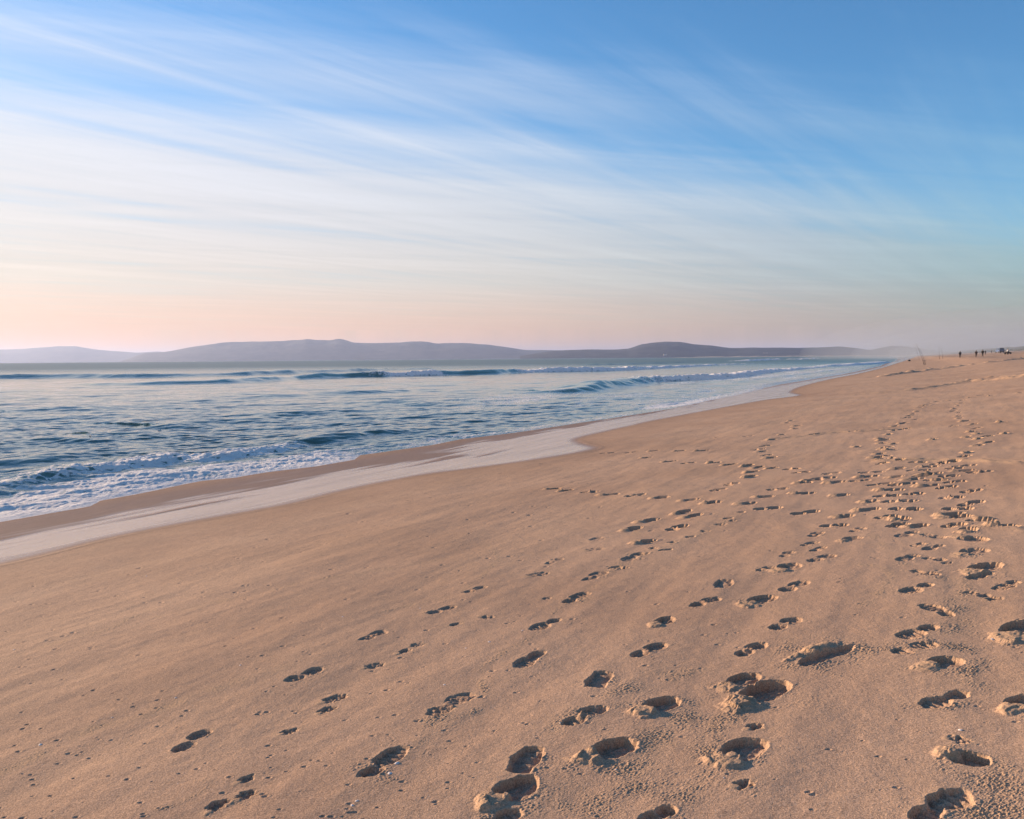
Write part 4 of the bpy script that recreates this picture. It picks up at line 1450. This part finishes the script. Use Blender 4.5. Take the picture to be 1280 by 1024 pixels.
b0 = on_ground(1155.2, 456.6)
yy0 = b0.y
rest = empty('rod_rest', (b0.x, b0.y, gz(b0.x, b0.y)), -TH, 'low metal rod rest with a crossbar holding two leaning fishing rods', 'rod rest')
bm = bmesh.new()
add_tube(bm, [(-.32, 0, .95), (.34, 0, .97)], .022, 8)
obj_bm('crossbar', bm, STEEL, rest)
for x0, x1, y1 in ((-.22, -.08, .25), (.24, .10, .25), (.0, .02, -.55)):
    bm = bmesh.new()
    add_tube(bm, [(x1, y1, -.05), (x0, 0, .96)], .017, 8)
    obj_bm('leg', bm, STEEL, rest)
for x0 in (-.26, .26):
    bm = bmesh.new()
    add_tube(bm, [(x0 - .07, 0, 1.09), (x0 - .03, 0, 1.0), (x0, 0, .975), (x0 + .03, 0, 1.0), (x0 + .07, 0, 1.09)], .012, 6)
    obj_bm('rod_cradle', bm, STEEL, rest)
fishing_rod(at_depth(1155.4, 456.4, yy0 - .2), at_depth(1146.2, 429.0, yy0 + .3), 'longest fishing rod leaning on the metal rest, reaching highest', None, 1.8)
fishing_rod(at_depth(1157.0, 455.8, yy0 + .1), at_depth(1150.6, 435.0, yy0 + .7), 'shorter fishing rod leaning on the metal rest, inland one', None, 1.8)
w = on_ground(1149.4, 450.5)
fishing_rod(Vector((w.x, w.y, gz(w.x, w.y))), at_depth(1144.2, 432.5, w.y), 'lone fishing rod stuck in the sand on the seaward side of the metal rest', None, 1.8)
for k, (u, v, u2, v2) in enumerate(((1174.5, 449.2, 1173.6, 430.0), (1178.5, 448.8, 1177.2, 434.0))):
    w = on_ground(u, v)
    fishing_rod(Vector((w.x, w.y, gz(w.x, w.y))), at_depth(u2, v2, w.y),
                ('taller of two faint upright fishing rods in the mist before the lone walker', 'shorter of two faint upright fishing rods in the mist before the lone walker')[k], 'faint rods in the mist', 2.0)

# tackle bag lying near the water
BAG = simple('bag_cloth', (.05, .055, .06), .85)
w = on_ground(1136.5, 451.6)
bag = empty('tackle_bag', (w.x, w.y, gz(w.x, w.y) - .02), .4, 'small dark bag lying on the sand near the water, seaward of the fishing rods', 'bag', None, (w.y * 3.6 / F_PX) / .75)
bm = bmesh.new()
add_prism(bm, [(-.36, 0), (.36, 0), (.38, .16), (.30, .33), (.06, .38), (-.22, .34), (-.38, .18)], -.2, .2, .07, .05)
obj_bm('bag_body', bm, BAG, bag, True)
bm = bmesh.new()
add_tube(bm, [(-.18, 0, .33), (-.12, 0, .46), (.06, 0, .49), (.18, 0, .45), (.22, 0, .33)], .02, 8)
obj_bm('carry_handle', bm, ROD, bag, True)
bm = bmesh.new()
add_box(bm, (0, -.205, .15), (.4, .05, .17), .02)
obj_bm('side_pocket', bm, BAG, bag)

# ---------------------------------------------------------------- blue off-road vehicle
BLUE = simple('blue_paint', (.07, .12, .25), .35)
GLASS = simple('car_glass', (.02, .025, .03), .08)
TYRE = simple('tyre_rubber', (.018, .018, .018), .9)
RIM = simple('wheel_metal', (.35, .35, .36), .4, .7)
DARKP = simple('dark_trim', (.02, .02, .022), .6)
LAMP = simple('lamp_glass', (.55, .53, .5), .2)
RED = simple('tail_lamp_red', (.30, .02, .02), .3)
w = on_ground(1249.5, 441.4)
w = w if w.y < 520 else at_depth(1249.5, 441.4, 400)
cz = gz(w.x, w.y)
car = empty('off_road_vehicle', (w.x, w.y, cz), math.pi / 2 - TH + .3, 'blue boxy vehicle parked far up the beach beside the dunes', 'vehicle', None, 1.15)
bm = bmesh.new()
add_prism(bm, [(-2.2, .48), (-2.25, .75), (-2.2, 1.12), (.75, 1.14), (1.0, 1.10), (2.1, 1.0), (2.22, .75), (2.18, .48), (1.85, .42), (-1.9, .42)], -.92, .92, .06, .05)
obj_bm('body', bm, BLUE, car)
bm = bmesh.new()
add_prism(bm, [(-2.16, 1.125), (-2.06, 1.86), (-1.9, 1.93), (.2, 1.93), (.34, 1.88), (.98, 1.115)], -.86, .86, .13, .04)
cabin = obj_bm('cabin', bm, BLUE, car)
for sy in (-1, 1):
    for x0, x1 in ((-1.95, -.95), (-.85, .05)):
        bm = bmesh.new()
        f = [(x0, sy * .842, 1.22), (x1 + .04, sy * .842, 1.22), (x1, sy * .752, 1.80), (x0 + .03, sy * .752, 1.80)]
        vs = [bm.verts.new(q) for q in f] + [bm.verts.new((q[0], q[1] + sy * .012, q[2])) for q in f]
        bm.faces.new(vs[:4]), bm.faces.new(vs[4:][::-1])
        for k in range(4):
            bm.faces.new((vs[k], vs[(k + 1) % 4], vs[4 + (k + 1) % 4], vs[4 + k]))
        obj_bm('window', bm, GLASS, car)
for xs_, xt, nm in ((-2.175, -2.085, 'rear_window'), (.955, .42, 'windscreen')):
    bm = bmesh.new()
    xq = xs_ + (xt - xs_) * .33
    f = [(xq, -.66, 1.4), (xq, .66, 1.4), (xt, .60, 1.80), (xt, -.60, 1.80)]
    dx = -.014 if xs_ < 0 else .04
    vs = [bm.verts.new(q) for q in f] + [bm.verts.new((q[0] + dx, q[1], q[2] + .01)) for q in f]
    bm.faces.new(vs[:4]), bm.faces.new(vs[4:][::-1])
    for k in range(4):
        bm.faces.new((vs[k], vs[(k + 1) % 4], vs[4 + (k + 1) % 4], vs[4 + k]))
    obj_bm(nm, bm, GLASS, car)
for x0 in (-1.35, 1.38):
    for sy in (-1, 1):
        wheel(car, (x0, sy * .84, .38), .38, .25, TYRE, RIM)
for x0, nm in ((-2.29, 'rear_bumper'), (2.26, 'front_bumper')):
    bm = bmesh.new()
    add_box(bm, (x0, 0, .56), (.12, 1.8, .18), .03)
    obj_bm(nm, bm, DARKP, car)
for sy in (-1, 1):
    bm = bmesh.new()
    add_box(bm, (-2.255, sy * .8, .92), (.04, .14, .3), .01)
    obj_bm('tail_light', bm, RED, car)
    bm = bmesh.new()
    add_tube(bm, [(2.16, sy * .66, .86), (2.24, sy * .66, .86)], .11, 16)
    obj_bm('headlight', bm, LAMP, car)
    bm = bmesh.new()
    add_box(bm, (.72, sy * 1.0, 1.2), (.1, .16, .16), .02)
    obj_bm('door_mirror', bm, DARKP, car)
bm = bmesh.new()
add_tube(bm, [(-2.3, .15, 1.0), (-2.42, .15, 1.0)], .36, 22)
obj_bm('spare_wheel_cover', bm, BLUE, car)

# ---------------------------------------------------------------- quad bike and its rider
QP = simple('quad_plastic', (.035, .022, .022), .5)
w = on_ground(1259.8, 443.0)
w = w if w.y < 400 else at_depth(1259.8, 443.0, 240)
qz = gz(w.x, w.y)
qs = (w.y * 6.6 / F_PX) / 1.62
quad = empty('quad_bike', (w.x, w.y, qz), .35, 'dark quad bike carrying a rider in white on the upper beach', 'quad bike', None, qs)
bm = bmesh.new()
add_prism(bm, [(-.75, .42), (-.8, .6), (-.5, .66), (.35, .66), (.72, .70), (.80, .52), (.6, .36), (-.55, .34)], -.2, .2, .03, .03)
obj_bm('body', bm, QP, quad)
for x0, x1 in ((-.88, -.25), (.28, .86)):
    for sy in (-1, 1):
        bm = bmesh.new()
        mid = (x0 + x1) / 2
        add_prism(bm, [(x0, .56), (x0 + .08, .66), (mid, .72), (x1 - .06, .68), (x1, .60), (x1 - .08, .62), (mid, .67), (x0 + .1, .62)], sy * .40 - .19, sy * .40 + .19, 0)
        obj_bm('fender', bm, QP, quad)
bm = bmesh.new()
add_box(bm, (-.28, 0, .76), (.72, .26, .14), .05)
obj_bm('seat', bm, DARKP, quad, True)
bm = bmesh.new()
add_tube(bm, [(.42, 0, .66), (.34, 0, .98)], .03, 8)
add_tube(bm, [(.24, -.36, 1.02), (.34, -.14, .98), (.34, .14, .98), (.24, .36, 1.02)], .018, 8)
obj_bm('handlebar', bm, DARKP, quad)
bm = bmesh.new()
add_tube(bm, [(.74, 0, .64), (.83, 0, .63)], .07, 14)
obj_bm('headlight', bm, LAMP, quad)
for x0 in (-.58, .58):
    for sy in (-1, 1):
        wheel(quad, (x0, sy * .44, .28), .28, .26, TYRE, RIM)
rl = Matrix.Rotation(.35, 3, 'Z') @ (Vector((-.22, 0, .88)) * qs)
person((w.x + rl.x, w.y + rl.y, qz + rl.z), .35, 'rider with dark hair and white top sitting on the quad bike', WHITEC, GREYC, qs * .96, seated=True)

# ---------------------------------------------------------------- low shrub by the right edge, dune grass
LEAF = simple('shrub_leaf', (.055, .065, .035), .8, 0, .35, 3.0)
TWIG = simple('twig', (.07, .05, .035), .9)


def shrub(loc, wid, hgt, label, seed, n=420, group=None):
    rr = random.Random(seed)
    root = empty('shrub', loc, 0, label, 'shrub', group)
    bm = bmesh.new()
    for k in range(7):
        a = rr.uniform(0, 6.28)
        tip = Vector((math.cos(a) * wid * .35, math.sin(a) * wid * .35, hgt * rr.uniform(.5, .9)))
        add_tube(bm, [(0, 0, -.1), tip * .5 + Vector((0, 0, hgt * .1)), tip], [.04, .025, .01], 6)
    obj_bm('stem', bm, TWIG, root)
    bm = bmesh.new()
    for k in range(n):
        a, r_ = rr.uniform(0, 6.28), math.sqrt(rr.random())
        top = hgt * (1 - .75 * r_ * r_) * (.8 + .35 * math.sin(a * 3 + seed))
        c = Vector((math.cos(a) * r_ * wid / 2, math.sin(a) * r_ * wid / 2, top * rr.uniform(.25, 1)))
        sz = hgt * rr.uniform(.10, .2)
        q = [Vector((rr.gauss(0, 1), rr.gauss(0, 1), rr.gauss(0, 1))).normalized() * sz for _ in range(3)]
        bm.faces.new([bm.verts.new(c + q[0]), bm.verts.new(c + q[1] * .5), bm.verts.new(c - q[0]), bm.verts.new(c + q[2] * .6)])
    obj_bm('foliage', bm, LEAF, root)
    return root


w = on_ground(1279.5, 437.2)
w = w if w.y < 620 else at_depth(1279.5, 437.2, 420)
shrub((w.x, w.y, gz(w.x, w.y)), 3.2, 1.15, 'low dark shrub on pale sand cut by the right edge, beyond the quad bike', 3)

# vegetation covering the far dune ridge
MAT_GRASS = simple('dune_grass', (.06, .068, .04), .9, 0, .4, .08)
rr = np.random.default_rng(4)
n = 26000
ty = rr.uniform(300, 1500, n)
tt = rr.normal(108, 14, n)
gx_ = np.interp(ty, _rs_y, _rs_x) + tt / .8836
ok = (gx_ / ty < .80) & (gx_ / ty > .45) & (fbm(gx_ * .03, ty * .03, 91, 3) > -.45)
ty, gx_ = ty[ok], gx_[ok]
gzv = base_h(gx_, ty) + np.interp(tprime(gx_, ty), [78, 98], [0, 1]) * (1.6 * fbm(gx_ * .012, ty * .012, 31, 4))
n = len(ty)
k3 = 3
vv = np.zeros((n, k3, 4, 3))
for k in range(k3):
    a = rr.uniform(0, 6.28, n)
    hw_ = rr.uniform(.35, .9, n)
    hh_ = rr.uniform(.35, 1.2, n)
    ca, sa = np.cos(a) * hw_, np.sin(a) * hw_
    le = rr.uniform(-.4, .4, n)
    ox, oy = rr.uniform(-.5, .5, n), rr.uniform(-.5, .5, n)
    vv[:, k, 0] = np.stack([gx_ + ox - ca, ty + oy - sa, gzv - .3], -1)
    vv[:, k, 1] = np.stack([gx_ + ox + ca, ty + oy + sa, gzv - .3], -1)
    vv[:, k, 2] = np.stack([gx_ + ox + ca * .5 + le, ty + oy + sa * .5, gzv + hh_ * .8], -1)
    vv[:, k, 3] = np.stack([gx_ + ox - ca * .6 + le, ty + oy - sa * .6, gzv + hh_], -1)
gr = bpy.data.objects.new('dune_grass', grid_mesh('dune_grass', vv.reshape(-1, 3), np.arange(n * k3 * 4).reshape(-1, 4), {}, MAT_GRASS))
link(gr)
tag(gr, kind='stuff')

# ---------------------------------------------------------------- white buildings at the foot of the far hill
WALLW = simple('white_render', (.50, .50, .48), .8, 0, .05, .05)
WALLG = simple('grey_render', (.45, .44, .42), .8, 0, .05, .05)
ROOFM = simple('flat_roof', (.35, .30, .26), .9, 0, .1, .05)
PANE = simple('dark_window', (.04, .05, .06), .3)


def building(u, v, wpx, hpx, depth, label, mat):
    Xh, Yh, Zh = SLOPES[2]
    d_ = ray(u, v)
    for i in range(len(Yh)):
        y_ = Yh[i, 0]
        z_ = float(np.interp(d_.x * y_, Xh[i], Zh[i]))
        if z_ > EYE + d_.z * y_ or i == len(Yh) // 2:
            depth = y_ - 12
            break
    c = at_depth(u, v, depth)
    wd, ht = wpx * depth / F_PX, hpx * depth / F_PX
    root = empty('building', (c.x, c.y, c.z), 0, label, 'building')
    bm = bmesh.new()
    add_box(bm, (0, wd * .15, ht * .5 - 3), (wd, wd * .6, ht + 6))
    wl = obj_bm('wall', bm, mat, root)
    bm = bmesh.new()
    add_box(bm, (0, wd * .15, ht + .6), (wd * 1.03, wd * .63, 1.2))
    obj_bm('roof', bm, ROOFM, root)
    n_w = max(2, int(wd / 9))
    for r_ in range(2):
        bm = bmesh.new()
        for k in range(n_w):
            add_box(bm, (-wd / 2 + wd * (k + .5) / n_w, -wd * .15, ht * (.3 + .36 * r_)), (wd / n_w * .4, .5, ht * .14))
        obj_bm('window_row', bm, PANE, root)
    return root


building(831.5, 444.2, 4.2, 1.5, 9050, 'bright white block at the foot of the flat-topped hill across the bay', WALLW)
building(811.5, 444.4, 3.0, .9, 9050, 'dull white low block left of the bright white one across the bay', WALLG)
building(957.0, 442.2, 5.0, .9, 9050, 'long pale low building farther along the shore under the bay hills', WALLG)

# ---------------------------------------------------------------- shell fragments on the sand
SHELL = simple('shell', (.70, .64, .60), .5, 0, .1, 40)
rr = random.Random(21)
bm = bmesh.new()
nseg = 9
ring0 = [bm.verts.new((.0, .0, .35))]
for r_, zz in ((.35, .30), (.7, .18), (1.0, 0)):
    ring = [bm.verts.new((r_ * math.cos(2 * math.pi * k / nseg) * (1 + .08 * (k % 2)), r_ * .8 * math.sin(2 * math.pi * k / nseg) + .1 * r_, zz)) for k in range(nseg)]
    if len(ring0) == 1:
        for k in range(nseg):
            bm.faces.new((ring0[0], ring[k], ring[(k + 1) % nseg]))
    else:
        for k in range(nseg):
            bm.faces.new((ring0[k], ring[k], ring[(k + 1) % nseg], ring0[(k + 1) % nseg]))
    ring0 = ring
shell_me = None


def surf(x, y):
    i = int(np.clip(np.searchsorted(D, y), 1, NR - 1))
    j = int(np.clip(np.searchsorted(A, x / y), 1, NC - 1))
    return float(Z[i, j])


SH = [(496, 957, .013), (487, 969, .014), (653, 788, .009), (1241, 798, .011), (1200, 908, .012), (446, 1004, .009), (440, 1010, .007), (51, 932, .011), (525, 761, .008), (582, 810, .009), (555, 856, .009),
      (18, 812, .010), (140, 899, .008), (220, 875, .009), (300, 835, .008), (428, 774, .009), (183, 720, .012), (1120, 660, .010), (612, 803, .011), (700, 905, .006), (905, 972, .006), (770, 962, .006)]
for k, (u, v, s) in enumerate(SH):
    w = on_ground(u, v)
    if k == 0:
        o = obj_bm('shell_fragment', bm, SHELL, None, True)
        shell_me = o.data
    else:
        o = link(bpy.data.objects.new('shell_fragment', shell_me))
    o.location = (w.x, w.y, surf(w.x, w.y) - s * .05)
    o.scale = (s, s, s)
    o.rotation_euler = (rr.uniform(-.3, .3), rr.uniform(-.3, .3), rr.uniform(0, 6.28))
    if k < 2:
        tag(o, ('tiny bluish white shell bit on the rim of the large clean shoe print', 'second pale shell bit just below the rim of the large clean shoe print')[k], 'shell')
    else:
        tag(o, 'tiny pale shell fragment lying loose on the damp sand', 'shell', 'tiny shell fragments on the sand')

# ================================================================ AIR
def volume_box(name, lo, hi, dens, colr, aniso):
    bm = bmesh.new()
    add_box(bm, [(a + b_) / 2 for a, b_ in zip(lo, hi)], [b_ - a for a, b_ in zip(lo, hi)])
    me = bpy.data.meshes.new(name)
    bm.to_mesh(me)
    bm.free()
    mt = bpy.data.materials.new(name)
    mt.use_nodes = True
    nt = NT(mt.node_tree)
    nt.n.remove(nt.n['Principled BSDF'])
    pv = nt.node('ShaderNodeVolumePrincipled')
    pv.inputs['Density'].default_value = dens
    pv.inputs['Color'].default_value = (*colr, 1)
    pv.inputs['Anisotropy'].default_value = aniso
    nt.l.new(pv.outputs[0], nt.n['Material Output'].inputs['Volume'])
    me.materials.append(mt)
    o = link(bpy.data.objects.new(name, me))
    return tag(o, kind='stuff')


HAZE_D, MIST_D = 4.4e-5, .0021
volume_box('haze', (-40000, -300, -12), (40000, 62000, 450), HAZE_D, (.49, .63, .98), .35)
# spray hanging over the far surf and beach
bm = bmesh.new()
bmesh.ops.create_uvsphere(bm, u_segments=48, v_segments=24, radius=1.0)
me = bpy.data.meshes.new('sea_mist')
bm.to_mesh(me)
bm.free()
mmat = bpy.data.materials['haze'].copy()
mmat.name = 'sea_mist'
pv = [n for n in mmat.node_tree.nodes if n.type == 'PRINCIPLED_VOLUME'][0]
pv.inputs['Density'].default_value = MIST_D / 4
pv.inputs['Color'].default_value = (.72, .80, .90, 1)
me.materials.append(mmat)
for f_ in (.55, .8, 1.1, 1.5):
    mist = link(bpy.data.objects.new('sea_mist', me))
    mist.location = (520, 930, 2)
    mist.rotation_euler = (0, 0, -math.atan(.475))
    mist.scale = (110 * f_, 700 * (.75 + .25 * f_), 24 * f_)
    tag(mist, kind='stuff')

# ================================================================ LIGHT AND SKY
CLOUD_S, SKY_S = .70, .112
SUN_AZ, SUN_EL = R(-60), R(9.8)          # azimuth from the view direction, positive to the right
sd = Vector((math.sin(SUN_AZ) * math.cos(SUN_EL), math.cos(SUN_AZ) * math.cos(SUN_EL), math.sin(SUN_EL)))
sl_ = bpy.data.lights.new('sun', 'SUN')
sl_.energy = 5.0
sl_.color = (1.0, .70, .45)
sl_.angle = R(.55)
so = link(bpy.data.objects.new('sun', sl_))
so.rotation_euler = sd.to_track_quat('Z', 'Y').to_euler()

world = bpy.data.worlds.new('World')
sc.world = world
world.use_nodes = True
nt = NT(world.node_tree)
for n_ in list(nt.n):
    nt.n.remove(n_)
sky = nt.node('ShaderNodeTexSky', sky_type='NISHITA')
sky.sun_disc = False
sky.sun_elevation = SUN_EL
sky.sun_rotation = SUN_AZ
sky.altitude = 5
sky.air_density, sky.dust_density, sky.ozone_density = 1.0, .15, 3.6
gen = nt.node('ShaderNodeTexCoord').outputs['Generated']
sep = nt.node('ShaderNodeSeparateXYZ')
nt.set(sep.inputs[0], gen)
zc = nt.math('MAXIMUM', sep.outputs[2], .035)
px, py = nt.math('DIVIDE', sep.outputs[0], zc), nt.math('DIVIDE', sep.outputs[1], zc)
cb = nt.node('ShaderNodeCombineXYZ')
nt.set(cb.inputs[0], px)
nt.set(cb.inputs[1], py)
P2 = cb.outputs[0]
a1 = math.atan2(.326, .945)
bands = nt.noise(nt.mapping(P2, rot=(0, 0, -a1), scale=(.22, 1.35, 1), loc=(3, 1, 0)), 1.0, 6, .58, .5)
a2 = math.atan2(.80, .60)
fib = nt.noise(nt.mapping(P2, rot=(0, 0, -a2), scale=(.16, 2.1, 1), loc=(1, 7, 2)), 1.0, 7, .62, .7)
lowf = nt.noise(nt.mapping(P2, scale=(.28, .22, 1), loc=(.5, 2, 0)), 1.0, 3, .5)
w_ = nt.math('SUBTRACT', py, nt.math('MULTIPLY', px, .66))
cov = nt.smooth(w_, 1.5, 6.2)
# the long band that crosses from upper left to the right
vb = nt.math('ADD', nt.math('MULTIPLY', px, -.3265), nt.math('MULTIPLY', py, .945))
vb = nt.math('ADD', vb, nt.math('MULTIPLY', nt.math('SUBTRACT', bands, .5), .5))
band = nt.math('POWER', 2.718, nt.math('MULTIPLY', nt.math('POWER', nt.math('DIVIDE', nt.math('SUBTRACT', vb, 3.0), .22), 2), -1.0))
dens = nt.math('ADD', nt.math('MULTIPLY', cov, 1.22), nt.math('MULTIPLY', nt.math('SUBTRACT', bands, .5), 1.0))
dens = nt.math('ADD', dens, nt.math('MULTIPLY', nt.math('SUBTRACT', fib, .5), 1.15))
dens = nt.math('ADD', dens, nt.math('MULTIPLY', nt.math('SUBTRACT', lowf, .5), .5))
dens = nt.math('ADD', dens, nt.math('MULTIPLY', band, .22))
behind = nt.smooth(nt.math('MULTIPLY', py, -1.0), -.9, 1.2)  # unseen cloud behind and overhead, added to make the ambient light more neutral
dens = nt.math('ADD', dens, nt.math('MULTIPLY', behind, .75))
dens = nt.smooth(dens, .0, 1.25)
dens = nt.math('MULTIPLY', dens, .95)
low = nt.smooth(sep.outputs[2], .16, .02)
low = nt.math('MAXIMUM', low, nt.math('MULTIPLY', nt.smooth(sep.outputs[2], .30, .08), nt.math('MULTIPLY', nt.smooth(sep.outputs[0], .15, -.35), .9)))
dens = nt.math('MAXIMUM', dens, nt.math('MULTIPLY', low, nt.math('ADD', .86, nt.math('MULTIPLY', fib, .18))))
elev = nt.ramp(sep.outputs[2], [(0.0, (.80, .41, .21)), (.035, (.72, .425, .27)), (.09, (.61, .53, .46)), (.15, (.59, .565, .56)), (.24, (.55, .57, .63)), (.36, (.46, .53, .67)), (.6, (.20, .22, .27)), (1, (.15, .165, .20))])
# thinner light on the side away from the sun
az = nt.math('ADD', nt.math('MULTIPLY', sep.outputs[0], math.sin(SUN_AZ)), nt.math('MULTIPLY', sep.outputs[1], math.cos(SUN_AZ)))
br = nt.ramp(nt.math('ADD', nt.math('MULTIPLY', az, .5), .5), [(0, (.48, .44, .42)), (.48, (.41, .68, .80)), (.6, (.57, .72, .83)), (.74, (.82, .87, .90)), (.88, (.99, .98, .97)), (1, (1.12, 1.08, 1.0))])
ccol = nt.mix(1.0, elev, br, 'MULTIPLY')
wisp = nt.math('ADD', nt.math('MULTIPLY', fib, .5), nt.math('MULTIPLY', bands, .5))
ccol = nt.mix(1.0, ccol, nt.ramp(wisp, [(.25, .84), (.5, 1.0), (.75, 1.14)]), 'MULTIPLY')
bg1 = nt.node('ShaderNodeBackground')
skyc = nt.node('ShaderNodeHueSaturation')
skyc.inputs['Saturation'].default_value = 1.12
nt.set(skyc.inputs['Color'], sky.outputs[0])
nt.set(bg1.inputs[0], skyc.outputs[0])
bg1.inputs[1].default_value = SKY_S
bg2 = nt.node('ShaderNodeBackground')
nt.set(bg2.inputs[0], ccol)
bg2.inputs[1].default_value = CLOUD_S
mx = nt.node('ShaderNodeMixShader')
nt.set(mx.inputs[0], dens)
nt.l.new(bg1.outputs[0], mx.inputs[1])
nt.l.new(bg2.outputs[0], mx.inputs[2])
wo = nt.node('ShaderNodeOutputWorld')
nt.l.new(mx.outputs[0], wo.inputs['Surface'])

sc.view_settings.view_transform = 'Standard'
sc.view_settings.look = 'None'
sc.view_settings.gamma = 1
sc.view_settings.exposure = 1.06
sc.cycles.max_bounces = 6
sc.cycles.volume_bounces = 0
sc.cycles.use_denoising = True
